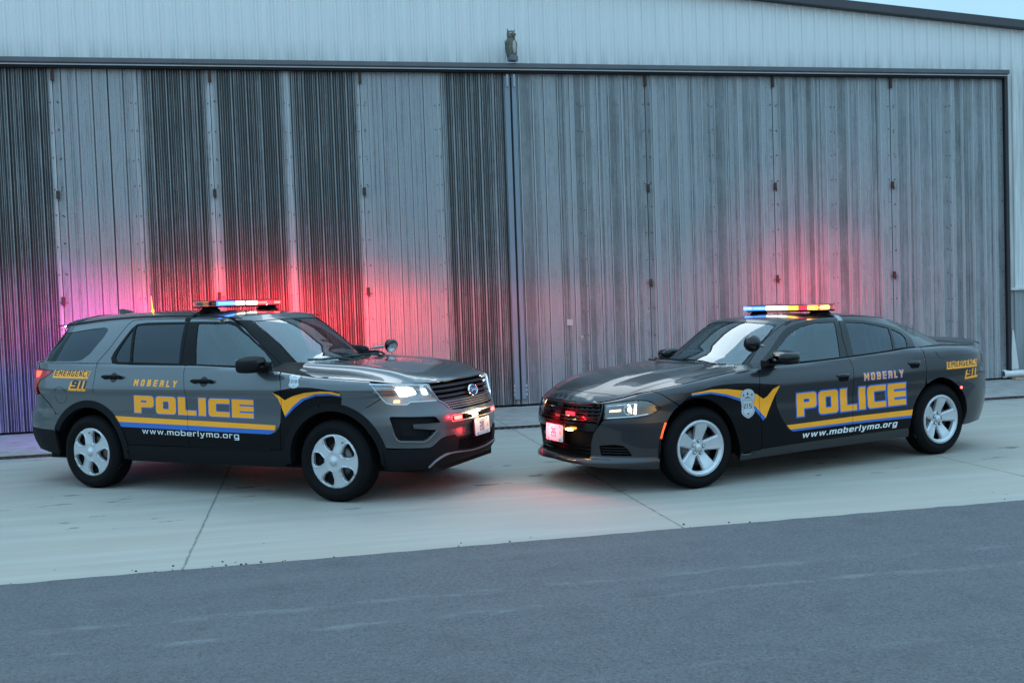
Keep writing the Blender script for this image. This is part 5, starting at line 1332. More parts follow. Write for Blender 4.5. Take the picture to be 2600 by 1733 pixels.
mb=MB(); mb.ball((-.16,.0,EX_hood(-.16,0)+.0),.03,0,12,8,(.6,1.2,.25)); 
# cowl
T=LS(EX_low,1,EX); sA=XS(T,-.18,1.09); sB=XS(T,-.86,1.15)
run=[EX_low(sA+(sB-sA)*i/12,topz(T,sA+(sB-sA)*i/12,.0005))[:2] for i in range(13)]
gbase=[(x-.06,y) for x,y,_ in (EX_gh(1.0*(1-i/20),.0) for i in range(21))]
cw=[(x+.006,y) for x,y in tail[::-1]]
pc=run+gbase+[(g[0]-.006 ,g[1]) for g in gb[::-1]]+[(x-.008,y) for x,y in tail[::-1]]
mb=panel(SH,pc,h=.06,off=-.002,flange=.02); mb=panel(SH,[(x,-y) for x,y in pc],h=.06,off=-.002,flange=.02,mb=mb)
mb.build('cowl_panel',PLA,suv)
# emblem (oval) on the grille and number plate
S=LS(EX_low,1,EX); xg=EX.xf(.915)
em=empty('grille_emblem',(xg+.012,0,.912)); em.parent=suv
Me=Matrix.Rotation(R(90-12),4,'Y')
mb=MB(); mb.lathe([(0,.010),(.044,.008),(.046,.008)],Me@Matrix.Diagonal((1,1.75,1,1)) ,0,32); mb.build('oval_field',pbr('emblem_blue',(.02,.06,.20),.2,.2,coat=.8),em)
mb=MB(); mb.lathe([(.044,.004),(.045,.014),(.051,.013),(.054,.002)],Me@Matrix.Diagonal((1,1.7,1,1)),0,36); mb.build('oval_ring',CHR,em)
mb=MB(); Mt=Me
def scr(pts,r=.0028): mb.tube([Me@Vector((-z,y,.012)) for y,z in pts],r,n=5)
scr(spline([(-.052,.012),(-.040,.020),(-.028,.016),(-.034,-.004),(-.046,-.014)],4)); scr([(-.046,.004),(-.030,.006)]); scr(spline([(-.022,-.008),(-.016,.006),(-.008,.002),(-.012,-.010),(-.022,-.008)],3)); scr(spline([(.002,.006),(.004,-.010),(.008,.004),(.018,.006)],3)); scr(spline([(.042,.018),(.036,-.008),(.026,-.010),(.026,.004),(.036,.004)],4)); mb.build('script',CHR,em)
plate_obj(suv,(EX.xf(.6)+.045,0.0,.580),R(90),-3,'210',[pbr('plate_white',(.62,.66,.66),.45),pbr('plate_ink',(.01,.012,.02),.5),pbr('plate_teal',(.22,.52,.60),.45),pbr('seal_tan',(.55,.42,.28),.5),pbr('heading_grey',(.42,.46,.5),.5)])
# ---- greenhouse
SG=Surf(EX_gh,0,'st',.5); GS=EX.GSM
def both(p): return p,[(-x,y) for x,y in p]
FG=roundp([(1.399,.890),(1.05,.918),(.969,.868),(.838,.662),(.702,.349),(.658,.17),(.652,.035),(1.326,.035)],[.02,.06,.04,.02,.02,.02,.01,.01],3)
RG=roundp([(2.165,.848),(2.113,.866),(1.562,.885),(1.527,.035),(2.108,.035)],.012,3)
RQ=roundp([(2.338,.123),(2.318,.285),(2.192,.79),(2.142,.035),(2.297,.035)],[.03,.03,.01,.005,.03],3)
QG=roundp([(3.312,.035),(3.372,.80),(3.335,.845),(2.588,.862),(2.539,.833),(2.526,.78),(2.552,.63),(2.684,.225),(2.78,.067),(2.857,.035)],[.01,.02,.02,.02,.02,.02,.02,.02,.02,.02],3)
WSn=[(0,.895),(.405,.900),(.70,.912),(.800,.916),(.779,.894),(.661,.685),(.562,.444),(.463,.045),(.3,.022),(0,.018)]
WSp=WSn+[(-x,y) for x,y in WSn[::-1] if x>0]
WSp=roundp(WSp,[.0,.0,.0,.01,.01,0,0,.02,0,0]+[0,.02,0,0,.01,.01,0,0,0][:len(WSp)-10],3)
DLO=[(2.362,.0),(2.392,.123),(2.370,.253),(2.215,.793),(2.165,.888),(2.048,.915),(1.513,.925),(1.04,.955),(.95,.905),(.815,.665),(.68,.34),(.615,.1),(.60,0)]
AP=[(.44,0),(.545,.444),(.645,.685),(.765,.90),(.80,.93),(.93,.955),(1.0,.955),(.868,.79),(.74,.50),(.64,.0)]
hol=[WSp]
for q in (FG,RG,RQ,QG): a,b=both(q); hol+= [a,b]
lay=[(1,[*both(AP),*both(DLO)],[])]
rs=4.02
fo=[(-GS,1),(-GS,.90),(-rs,.88),(-rs-.05,.10),(-GS,.08),(-GS,0),(GS,0),(GS,.08),(rs+.05,.10),(rs,.88),(GS,.90),(GS,1)]
mb=panel(SG,fo,hol,lay,h=.05,flange=.014); fr=mb.build('window_frame',[PAINT_E,BLK],suv)
for nm,q,mt in (('windshield',WSp,G_WS),):
    panel(SG,q,h=.05,off=-.005,flange=0).build(nm,mt,suv)
for q,mt in ((FG,G_FR),(RG,G_RR),(RQ,G_RR),(QG,G_RR)):
    for w_ in both(q): panel(SG,w_,h=.06,off=-.006,flange=0).build('side_window',mt,suv)
mb=panel(SG,[(GS,.06),(GS,.92),(rs-.02,.90),(rs+.03,.08)],h=.08,off=-.006,flange=0); panel(SG,[(-GS,.06),(-GS,.92),(-rs+.02,.90),(-rs-.03,.08)],h=.08,off=-.006,flange=0,mb=mb); mb.build('rear_window',G_RR,suv)
mb=MB()
for sg in (1,-1):
    for pts,w_ in ((spline([(2.561,0.01),(2.550,.054),(2.436,.353),(2.315,.770),(2.259,.93),(2.162,.982),(1.6,.988),(1.15,.985),(.996,.965),(.868,.814),(.74,.519),(.62,.19),(.575,.01)],4),.006),([(1.492,0.0),(1.50,.4),(1.53,.985)],.006),):
        strip(SG,[(sg*a,b) for a,b in pts],w_,.0012,0,mb,0,.03)
mb.build('door_seam',DRK,suv)
mb=MB()
for sg in (1,-1): strip(SG,[(sg*a,b) for a,b in [(.60,.012),(1.4,.012),(2.30,.012),(2.37,.05)]],.014,.005,0,mb,0,.05); 
mb.build('belt_moulding',PLA,suv)
mb=MB()
for sg in (1,-1): strip(SG,[(sg*a,b) for a,b in [(.452,.03),(.552,.444),(.652,.685),(.772,.90)]],.008,.003,0,mb,0,.05)
mb.build('windshield_seal',GLO,suv)
for x_ in ((2.13,2.19),):
    pass
# roof
ring=[EX_gh(GS*i/60,1.0)[:2] for i in range(61)]; ring=[(x,y) for x,y in ring]; ring[0]=(ring[0][0],0); ring[-1]=(ring[-1][0],0)
rf=ring+[(x,-y) for x,y in ring[::-1][1:-1]]
SR=Surf(EX_roof,0,'xy'); mb=panel(SR,rf,h=.07,flange=.01); roof=mb.build('roof',[PAINT_E],suv)
for y0 in (.655,-.655):
    mb=MB(); strip(SR,[(-1.18,y0*.985),(-1.6,y0),(-3.3,y0),(-3.55,y0*.99)],.030,.006,.001,mb,0,.08); mb.build('roof_channel',PLA,roof)
# rear spoiler
mb=MB(); 
prof=[(-3.50,0.0),(-3.74,-.002),(-3.86,-.022),(-3.84,-.045),(-3.70,-.040),(-3.5,-.02)]
ys=[-.66,-.5,-.25,0,.25,.5,.66]; vs=[];fs=[]
for y in ys:
    k=1-abs(y/.66)**2.2
    for (x,dz) in prof:
        sh=.26*k-.02
        xx=(x-sh if x<-3.45 else x)+.40; 
        if x>-3.55: xx=-3.30-.12*k
        vs.append((xx,y,EX_roof(max(xx,-3.60),y)+dz+.010))
m_=len(prof)
for j in range(len(ys)-1):
    for i in range(m_): fs.append((j*m_+i,j*m_+(i+1)%m_,(j+1)*m_+(i+1)%m_,(j+1)*m_+i))
fs+= [tuple(range(m_)),tuple(range((len(ys)-1)*m_,len(ys)*m_))[::-1]]
mb.add(vs,fs,0,False); spo=mb.build('rear_spoiler',[PAINT_E],suv)
for y in (-.46,.46): 
    mb=MB(); mb.box((-3.60,y,EX_roof(-3.5,y)-.058),(.03,.10,.024),bev=.004); mb.build('spoiler_led',[E_BLV if y<0 else GLO],spo)
# antennas
mb=MB(); mb.prism([(-3.33,0),(-3.13,0),(-3.20,.035),(-3.30,.055),(-3.335,.05)],lambda p:(p[0],-.016,p[1]+1.722),lambda p:(p[0],.016,p[1]+1.722)); mb.build('fin_antenna',[PAINT_E],suv)
mb=MB(); mb.lathe([(.016,0),(.015,.01),(.006,.03),(.004,.10),(.0022,.17),(.0018,.30),(0,.30)],Matrix.Translation((-2.88,0,1.735))@Matrix.Rotation(R(-4),4,'Y'),[0,0,0,0,1,1],10); mb.build('whip_antenna',[emis('amber_lit_mast',(1,.40,.03),1.6),DRK],suv)  # lower mast given its own emission, as if lit amber
# mirrors, wipers, spot
for side in (-1,1):
    mirror_part(suv,side,(-.735 if side<0 else -.95,side*(1.075 if side<0 else 1.00),1.225),(.20,.25,.142),[PLA,PLA],(-.72,side*.925,1.205))
    mb=MB()
for (p0,p1,p2) in (((-.44,-.62),(-.40,-.30),(-.36,.12)),((-.44,.10),(-.40,.35),(-.42,.72))):
    mb=MB(); pts=[]
    for (x,y) in spline([p0,p1,p2],6): 
        s_=None; pts.append((x-.02,y,EX_hood(x,y)+.028))
    mb.tube(pts,.009,n=6); mb.tube([pts[4],pts[7],(pts[7][0]+.08,pts[7][1]+.12,pts[7][2]-.025)],.011,n=6); mb.build('wiper',GLO,suv)
spotlight(suv,(-.455,.86,1.295),(.9,-.3,-.6),(-.66,.80,1.27),.072)
# light bar
lb=lightbar(suv,-1.74,1.752,1.20,[(-.46,-.22,1,E_BLU),(-.17,-.05,1,E_WHT),(-.02,.14,1,E_WHT),(.14,.30,1,E_RED),(.40,.56,1,E_RED),(-.56,-.50,1,AMBD),(-.3,-.05,-1,E_RED),(.05,.3,-1,E_RED)],[],-1.74,EX_roof(-1.74,.70),.72) if False else None
lb=lightbar(suv,-1.74,1.752,1.20,[(-.46,-.22,1,E_BLU),(-.16,-.06,1,E_WHT),(.01,.14,1,E_WHT),(.145,.30,1,E_RED),(.42,.53,1,E_RED),(-.56,-.49,1,AMBD),(-.32,-.06,-1,E_RED),(.05,.30,-1,E_RED)],-1.74,EX_roof(-1.74,.70),.735,((-.50,-.20,E_BGL),(.12,.54,E_RGL)))
# wheels
for side in (-1,1):
    make_wheel('wheel',0,side*.842,.3635,side,'cover',4 if side<0 else 10,1.2,suv)
    make_wheel('wheel',-EX.WB,side*.842,.3635,side,'cover',-28 if side<0 else 20,0,suv)
# underbody and interior
mb=MB(); mb.box((-1.5,0,.36),(4.6,1.2,.26)); mb.box((-1.43,0,.42),(1.75,1.7,.22)); mb.box((.28,0,.66),(.85,1.15,.62)); mb.box((-3.6,0,.62),(.5,1.2,.5)); mb.build('underbody',UND,suv)
mb=MB(); mb.box((-2.2,0,.60),(3.2,1.55,.10)); mb.build('cabin_floor',UND,suv)
mb=MB(); mb.box((-.88,0,1.02),(.42,1.52,.26),bev=.06); mb.box((-.62,0,1.11),(.36,1.40,.04),bev=.015,M=Matrix.Rotation(R(-6),4,'Y')); mb.build('dashboard',DASH,suv)
seat(suv,-1.62,.38,.68); seat(suv,-1.62,-.38,.68); seat(suv,-2.62,0,.68,1.2,.6,'rear_seat')
mb=MB(); mb.lathe([(.175,0),(.188,.010),(.175,.02)],Matrix.Translation((-1.16,.38,1.10))@Matrix.Rotation(R(-65),4,'Y'),0,28); mb.build('steering_wheel',DASH,suv)
mb=MB()
for y in [-.66+.11*i for i in range(13)]: mb.tube([(-2.02,y,.9),(-1.98,y*.93,1.60)],.006,n=5)
mb.tube([(-1.98,-.62,1.60),(-1.98,.62,1.60)],.014,n=6); mb.box((-2.03,0,.85),(.02,1.4,.35)); mb.build('cage',TRIMG,suv)
mb=MB(); SRi=SR; panel(SR,[(x*.985-.03,y*.95) for x,y in rf],h=.15,off=-.04,flange=0,mb=mb); mb.build('headliner',TRIMG,roof)
mb=MB(); mb.box((-1.06,0,1.60),(.03,.24,.065),bev=.01); mb.build('rear_view_mirror',GLO,suv)
# ================================================================== saloon
sal=empty('police_car',(1.224461,9.715010,0),R(207.295761)); tag(sal,'dark grey low police saloon numbered 215 with gold lettering, parked on the right facing left','police vehicle')
def livery_sal(S,side):
    lay=[]
    blk=spline([(1.060,.78),(1.080,.802),(1.150,.843),(1.330,.898),(1.563,.911),(1.771,.903),(1.95,.885),(2.123,.862)],4)+spline([(2.123,.861),(2.085,.80),(2.072,.735),(2.085,.66),(2.12,.575),(2.176,.490),(2.20,.445),(2.253,.424)],4)+[(3.013,.429),(3.95,.417),(3.95,.285),(1.869,.285),(1.45,.20),(1.2,.3),(1.0,.6)]
    lay.append((1,[blk],[]))
    yv=[(1.145,.855),(1.326,.876),(1.497,.869),(1.673,.845),(1.84,.800),(1.921,.750),(1.967,.770),(2.036,.831),(2.123,.861),(2.060,.775),(2.012,.695),(1.975,.638),(1.939,.575),(1.882,.628),(1.831,.685),(1.74,.741),(1.650,.776),(1.496,.823),(1.325,.855),(1.144,.845)]
    bv=[(1.144,.845),(1.325,.855),(1.496,.823),(1.650,.776),(1.74,.741),(1.831,.685),(1.882,.628),(1.939,.575),(1.903,.555),(1.872,.595),(1.827,.644),(1.74,.705),(1.643,.752),(1.495,.803),(1.325,.838),(1.144,.832)]
    lay+= [(3,[bv],[]),(2,[yv],[])]
    lay.append((3,[[(2.225,.446),(3.013,.450),(3.95,.448),(3.95,.419),(3.013,.427),(2.26,.422)]],[]))
    lay.append((2,[[(2.184,.486),(2.579,.491),(3.015,.498),(3.95,.502),(3.95,.446),(3.013,.449),(2.228,.443)]],[]))
    flip=(side<0)
    def put(st,s0,z0,s1,z1,h,mat,a,b,r,gap,sl=0,out=None,wd=WCAP,drop=None):
        if flip: s0,s1=s1,s0
        T,W=text(st,wd,gap,a,b,r,sl)
        if out:
            F,C=place(T,W,s0,z0,s1,z1,h,out[1]); lay.append((out[0],F,C))
        if drop:
            k=(1 if s1>s0 else -1)
            F,C=place(T,W,s0-k*drop[1],z0-drop[2],s1-k*drop[1],z1-drop[2],h,drop[3]); lay.append((drop[0],F,[]))
        for f_,c_ in T:
            F,C=place([(f_,c_)],W,s0,z0,s1,z1,h); lay.append((mat,F,C))
    put('POLICE',2.315,.553,3.738,.562,.214,2,.34,.25,.16,.12,.03,(3,.013),{'*':.98,'I':.35,'L':.86})
    put('MOBERLY',3.185,.832,3.715,.834,.070,2,.21,.17,.14,.36,.05,(3,.006),{'*':.66,'M':.84,'L':.56,'Y':.74})
    put('www.moberlymo.org',2.368,.349,3.606,.355,.056,4,.24,.19,.2,.20,.2,None,{'*':.86,'w':1.25,'m':1.25,'l':.25,'.':.25,'r':.6})
    put('EMERGENCY',4.352,.888,4.775,.891,.060,5,.20,.17,.14,.24,.18,None,{'*':.72,'M':.9},(2,.006,.010,.010))
    put('911',4.600,.775,4.765,.785,.078,5,.30,.24,.22,.20,.18,None,{'*':.80,'1':.34},(2,.012,.014,.010))
    bx,bz=1.738,.716
    sh=[(-.060,.118),(-.03,.132),(0,.136),(.03,.132),(.060,.118),(.080,.085),(.084,.05),(.070,.020),(.066,-.02),(.076,-.075),(.050,-.105),(0,-.130),(-.050,-.105),(-.076,-.075),(-.066,-.02),(-.070,.020),(-.084,.05),(-.080,.085)]
    sh=roundp([(bx+x,bz+z) for x,z in sh],.018,3)
    ins=roundp([(bx+x,bz+z) for x,z in [(-.052,.038),(0,.030),(.052,.038),(.050,-.02),(.058,-.075),(.038,-.092),(0,-.112),(-.038,-.092),(-.058,-.075),(-.050,-.02)]],.01,2)
    lay+= [(7,[offset_poly(sh,.004)],[]),(6,[sh],[]),(7,[offset_poly(ins,.004)],[]),(6,[ins],[]),(5,[roundp([(bx-.044,bz+.048),(bx,bz+.056),(bx+.044,bz+.048),(bx,bz+.070)],.004,2)],[]),(5,[[(bx-.014,bz+.082),(bx+.014,bz+.082),(bx,bz+.112)]],[]),(7,[[(bx-.062,bz+.070),(bx-.034,bz+.074),(bx-.05,bz+.10)],[(bx+.062,bz+.070),(bx+.034,bz+.074),(bx+.05,bz+.10)]],[]),(5,[[(bx-.018,bz-.082),(bx+.018,bz-.082),(bx,bz-.098)]],[])]
    put('215',bx-.046,bz-.040,bx+.046,bz-.040,.042,5,.17,.15,.2,.22,0,None,{'*':.55,'1':.2})
    return lay
arF_=[(1.651,.25),(1.640,.33),(1.609,.421),(1.556,.567),(1.465,.691),(1.324,.783),(1.185,.812),(1.085,.792),(.995,.722),(.935,.63),(.890,.490),(.874,.345),(.866,.212)]
arR_=[(3.788,.309),(3.828,.503),(3.915,.635),(4.05,.740),(4.22,.796),(4.38,.765),(4.50,.680),(4.57,.570),(4.590,.440),(4.575,.36),(4.545,.285)]
arF_=spline(arF_,4); arR_=spline(arR_,4)
for side in (1,-1):
    S=LS(CH_low,side,CH); LY=livery_sal(S,side); mats=[PAINT_C]+LIV[1:]
    iseam=min(range(len(arF_)),key=lambda i:abs(arF_[i][0]-1.03)+abs(arF_[i][1]-.755)*2)
    cutF=[(1.925,topz(S,1.925)),(1.900,.97),(1.872,.837),(1.872,.658),(1.880,.45),(1.885,.30)]
    fen=cutF+[(1.885,.285),(1.645,.278)]+arF_[4:iseam+1]+[(.898,.868),(.852,topz(S,.852))]+toprun(S,.87,1.91)
    shl=[(s+.006,z) for s,z in cutF]
    fd=shl+[(3.008,.312),(3.009,.442),(3.037,.817),(3.066,.971),(3.048,topz(S,3.048))]+toprun(S,3.03,1.94)
    s2=[(3.054,topz(S,3.054)),(3.072,.971),(3.043,.817),(3.015,.442),(3.014,.314)]
    jr=min(range(len(arR_)),key=lambda i:abs(arR_[i][0]-4.0))
    rd=s2+[(3.778,.320)]+arR_[1:jr+1]+[(4.030,.80),(4.038,.842),(4.040,.934),(4.041,topz(S,4.041))]+toprun(S,4.03,3.07)
    kq=min(range(len(arR_)),key=lambda i:abs(arR_[i][0]-4.46)+abs(arR_[i][1]-.71)*2)
    qt=[(4.047,topz(S,4.047)),(4.046,.934),(4.044,.842),(4.036,.80)]+arR_[jr+1:kq+1]+[(4.60,.775),(4.80,.812),(CH.SM,.815),(CH.SM,topz(S,CH.SM))]+toprun(S,CH.SM-.02,4.06,26)
    for nm,pl in (('front_fender',fen),('front_door',fd),('rear_door',rd),('rear_quarter',qt)):
        mb=panel(S,pl,(),LY,h=.04,flange=.016); o=mb.build(nm,mats,sal)
        if 'door' in nm:
            sx,zz=(2.915,.880) if nm=='front_door' else (3.885,.945)
            mb=MB(); rec=roundp([(sx-.075,zz+.012),(sx-.055,zz-.036),(sx+.05,zz-.036),(sx+.078,zz+.012)],.012,3)
            panel(S,rec,h=.03,off=.0012,flange=.002,mb=mb); mb.build('handle_recess',DRK,o)
            mb=MB(); pts=[(sx-.082,.004),(sx-.07,.016),(sx,.022),(sx+.07,.016),(sx+.084,.004)]; m_=10; vs=[];fs=[]
            for j,(s_,of) in enumerate(pts):
                p,nn=S.pn(s_,zz+.018); up=Vector((0,0,1)); hh=.016 if 0<j<4 else .008
                for i in range(m_):
                    a=2*math.pi*i/m_; vs.append(p+nn*(of-.006+.010*math.cos(a))+up*(hh*math.sin(a)))
            for j in range(len(pts)-1):
                for i in range(m_): fs.append((j*m_+i,j*m_+(i+1)%m_,(j+1)*m_+(i+1)%m_,(j+1)*m_+i))
            fs+= [tuple(range(m_)),tuple(range((len(pts)-1)*m_,len(pts)*m_))[::-1]]; mb.add(vs,fs,0,True); mb.build('door_handle',PAINT_C,o)
    # sill
    mb=panel(S,[(1.648,.279),(1.885,.292),(3.014,.314),(3.778,.320),(3.80,.226),(2.606,.219),(1.665,.205)],h=.06,off=-.006,flange=.05); mb.build('sill',PAINT_C,sal)
    # black wheel-well skirt behind the front wheel
    # bumpers
    bump=[(0,.560),(.10,.560)]  # body-coloured parts start outside the intake
    bump=[(.355,.300),(.372,.442),(.396,.518),(.420,.560),(.452,.600),(.478,.640),(.562,.655),(.706,.664),(.811,.682),(.857,.709),(.892,.747),(.818,.810),(.768,.822),(.680,.820),(.565,.806),(.482,.792),(.30,.797),(0,.799),(0,topz(S,0))]+toprun(S,.03,.846,16)+[(.892,.866),(arF_[iseam][0]-.007,arF_[iseam][1]-.006)]+arF_[iseam+1:]+[(.666,.222),(.439,.235),(.278,.248),(0,.258),(0,.300)]
    vent=roundp([(.434,.421),(.555,.435),(.619,.425),(.647,.396),(.677,.336),(.448,.333)],[.02,.02,.015,.01,.01,.01],3)
    mb=panel(S,bump,[vent],(),h=.035,flange=.03); fb=mb.build('front_bumper',mats,sal)
    mb=panel(S,offset_poly(vent,.004),h=.06,off=-.05,flange=0); vo=mb.build('lower_vent',DRK,fb)
    for z_ in (.355,.378,.401):
        mb=MB(); strip(S,[(.445,z_),(.655-.4*(z_-.355),z_)],.010,.02,-.035,mb,0,.04); mb.build('vent_blade',GLO,vo)
    mb=panel(S,roundp([(.930,.618),(.914,.620),(.893,.548),(.876,.482),(.890,.478),(.906,.545)],.004,2),h=.02,off=.004,flange=.01); mb.build('side_marker',pbr('orange_marker',(.75,.10,.03),.3,0,.5,coat=.5,emit=(1,.12,.02),es=.5) if 'orange_marker' not in bpy.data.materials else bpy.data.materials['orange_marker'],fb)
    # intake and grille surround
    mb=panel(S,[(0,.612),(.116,.612),(.266,.613),(.430,.616),(.445,.600),(.415,.560),(.404,.545),(0,.548)],h=.05,off=.004,flange=.03); mb.build('crossbar',GLO,sal)
    mb=panel(S,[(0,.55),(.41,.55),(.39,.50),(.37,.43),(.36,.30),(0,.30)],h=.05,off=-.05,flange=0); io=mb.build('lower_intake',DRK,sal)
    for z_ in (.34,.375,.41):
        mb=MB(); strip(S,[(.0,z_),(.355,z_)],.012,.02,-.035,mb,0,.05); mb.build('intake_bar',GLO,io)
    gr=[(0,.790),(.264,.787),(.470,.783),(.462,.726),(.452,.669),(.436,.622),(0,.614)]
    mb=panel(S,gr,h=.06,off=-.045,flange=0); go=mb.build('grille',DRK,sal)
    for z_ in (.768,.735,.702,.669,.638):
        mb=MB(); strip(S,[(.0,z_),(.445 if z_>.65 else .43,z_)],.008,.022,-.036,mb,0,.04); mb.build('grille_bar',GLO,go)
    mb=MB()
    for j in range(9):
        for i in range(7):
            s_=.075+.055*i+(.0275 if j%2 else 0); z_=.632+.0170*j
            if s_<.44: strip(S,[(s_-.012,z_),(s_+.012,z_)],.005,.012,-.038,mb,0,.05)
    mb.build('grille_mesh',GLO,go)
    mb=panel(S,[(0,.790),(.040,.790),(.036,.615),(0,.614)],h=.05,off=-.006,flange=.03); mb.build('grille_divider',GLO,go)
    mb=MB(); strip(S,[(0,.793),(.264,.790),(.474,.786),(.466,.726),(.456,.669),(.438,.618),(.412,.565),(.40,.545)],.014,.010,-.004,mb,0,.03); mb.build('grille_surround',GLO,sal)
    # headlamp
    hl=roundp([(.486,.786),(.563,.800),(.678,.814),(.766,.816),(.813,.805),(.885,.748),(.853,.714),(.811,.688),(.706,.670),(.562,.660),(.484,.652)],[.006,.01,.01,.02,.02,.012,.02,.02,.01,.01,.006],3)
    mb=panel(S,hl,h=.04,off=-.055,flange=0); ho=mb.build('headlight',DRK,sal)
    panel(S,hl,h=.03,off=-.002,flange=0).build('lens',G_CL,ho)
    mb=MB(); strip(S,hl,.012,.008,-.008,mb,0,.03,True); mb.build('lens_frame',GLO,ho)
    mb=MB(); strip(S,[(.50,.668),(.562,.672),(.706,.684),(.80,.700)],.010,.02,-.04,mb,0,.03); strip(S,[(.50,.776),(.563,.788),(.70,.799)],.008,.02,-.04,mb,0,.03); mb.build('inner_trim',CHR,ho)
    c0,n0=S.pn(.665,.742); Mh=Vector((1,side*.35,0)).normalized().to_track_quat('Z','Y').to_matrix().to_4x4(); Mh.translation=c0-n0*.045
    mb=MB(); mb.lathe([(.050,.020),(.044,.008),(.030,.000)],Mh,0,24); mb.build('projector_ring',CHR,ho)
    mb=MB(); mb.lathe([(.024,.002),(.015,.012),(0,.016)],Mh,0,20); mb.build('lit_projector',E_WRM,ho)
    mb=panel(S,roundp([(.60,.748),(.51,.738),(.51,.722),(.60,.728)],.004,2),h=.03,off=-.036,flange=.004); mb.build('filament_glow',pbr('warm_reflector',(.6,.5,.35),.25,.3,emit=(1,.68,.30),es=1.3) if 'warm_reflector' not in bpy.data.materials else bpy.data.materials['warm_reflector'],ho)
    mb=panel(S,roundp([(.716,.795),(.70,.795),(.695,.700),(.715,.700)],.004,2),h=.03,off=-.022,flange=.004); mb.build('bulb_strip',E_WRM if side>0 else GLO,ho)
    # rear bumper, lamp
    rb=arR_[kq:]+[(4.62,.287),(4.75,.30),(CH.SM,.30),(CH.SM,.810),(4.80,.807),(4.60,.770)]
    mb=panel(S,rb,(),LY,h=.04,flange=.02); rbo=mb.build('rear_bumper',mats,sal)
    p,n=S.pn(4.515,.672) ; mb=MB(); mb.box(tuple(p+n*.004),(.035,.010,.030),bev=.003); mb.build('marker_lamp',RED,rbo)
    mb=MB(); mb.ball(tuple(p+n*.012),.012,0,10,8); mb.build('lit_bulb',E_RED if side>0 else RED,rbo)
    mb=MB(); panel(S,[(4.95,.99),(4.95,.90),(CH.SM,.90),(CH.SM,.99)],h=.06,off=.004,flange=.02,mb=mb); mb.build('tail_lamp',RED,sal)
    mb=MB(); strip(S,spline([(4.205,1.06),(4.225,1.03),(4.245,.995),(4.275,.984),(4.325,.982)],4),.004,.0008,0,mb,0,.02); mb.build('fuel_flap_seam',DRK,sal)
    arcd=[(s,z) for s,z in arF_]
    # arch lips and wells
    for nm,pts in (('f',arF_),('r',arR_)):
        mb=MB(); vs=[]
        for (s_,z_) in pts: 
            p,n=S.pn(s_,z_); vs.append(p-n*.001)
        n_=len(vs); v2=[Vector((p.x,p.y-side*.07,p.z)) for p in vs]
        mb.add(vs+v2,[(i,i+1,n_+i+1,n_+i) for i in range(n_-1)],0,True); mb.build('arch_lip',PAINT_C if nm=='r' else BLK,sal)
    for cx,cr in ((0,.43),(-CH.WB-.02,.42)):
        mb=MB(); n=26; yo=.885*side; yi=.58*side
        vs=[(cx+cr*math.cos(R(-8+196*i/n)),y,.363+cr*math.sin(R(-8+196*i/n))) for y in (yo,yi) for i in range(n+1)]
        mb.add(vs,[(i,i+1,n+2+i,n+1+i) for i in range(n)],0,True); mb.add([(cx,yi,.31)]+vs[n+1:],[(0,i+1,i+2) for i in range(n)]); mb.build('wheel_well',DRK,sal)
    inner=[(.93,.60),(.98,.78),(1.2,.86),(1.74,.90),(3.0,.98),(4,1.02),(CH.SM,1.0),(CH.SM,.36),(4.70,.34),(4.62,.60),(4.40,.80),(4.22,.83),(4.0,.77),(3.75,.48),(3.74,.25),(1.70,.24),(1.62,.55),(1.40,.80),(1.185,.85),(1.0,.77)]
    panel(S,inner,h=.12,off=-.022,flange=0).build('inner_panel',DRK,sal)
# hood
T=LS(CH_low,1,CH); s1=XS(T,-.44,1.0)
h_,tail,gb=hood_outline(CH_low,CH,CH_gh,s1,[(-.50,.80)],.50,.05)
# fender crown belongs to the fender: hood stops short of it, the strip outside is a separate fender top
SHc=Surf(CH_hood,0,'xy')
def inset(h,k): return [(x,y*k) for x,y in h]
gbc=[g for g in gb if g[1]<.76]
poly=h_+gbc; poly=poly[:-1]+[(poly[-1][0],0)]
full=poly+[(x,-y) for x,y in poly[::-1] if y>1e-6]
mb=panel(SHc,full,h=.045,flange=.012); hd=mb.build('hood',[PAINT_C],sal)
mb=MB()
for sg in (1,-1): strip(SHc,[(x,sg*y) for x,y in spline([(.70,.44),(.62,.60),(.45,.70),(.1,.755),(-.3,.775),(-.47,.77)],5)],.005,.0008,0,mb,0,.04)
strip(SHc,spline([(.70,-.44),(.775,-.25),(.80,0),(.775,.25),(.70,.44)],5),.005,.0008,0,mb,0,.04); mb.build('hood_seam',DRK,hd)
sA=s1; sB=XS(T,-.98,1.0)
run=[CH_low(sA+(sB-sA)*i/12,topz(T,sA+(sB-sA)*i/12,.0005))[:2] for i in range(13)]
gbase=[(x-.06,y) for x,y,_ in (CH_gh(.95*(1-i/20),.0) for i in range(21))]
pc=run+gbase+[(g[0]-.006,g[1]) for g in gbc[::-1]]
mb=panel(SHc,pc,h=.06,off=-.002,flange=.02); mb=panel(SHc,[(x,-y) for x,y in pc],h=.06,off=-.002,flange=.02,mb=mb); mb.build('cowl_panel',GLO,sal)
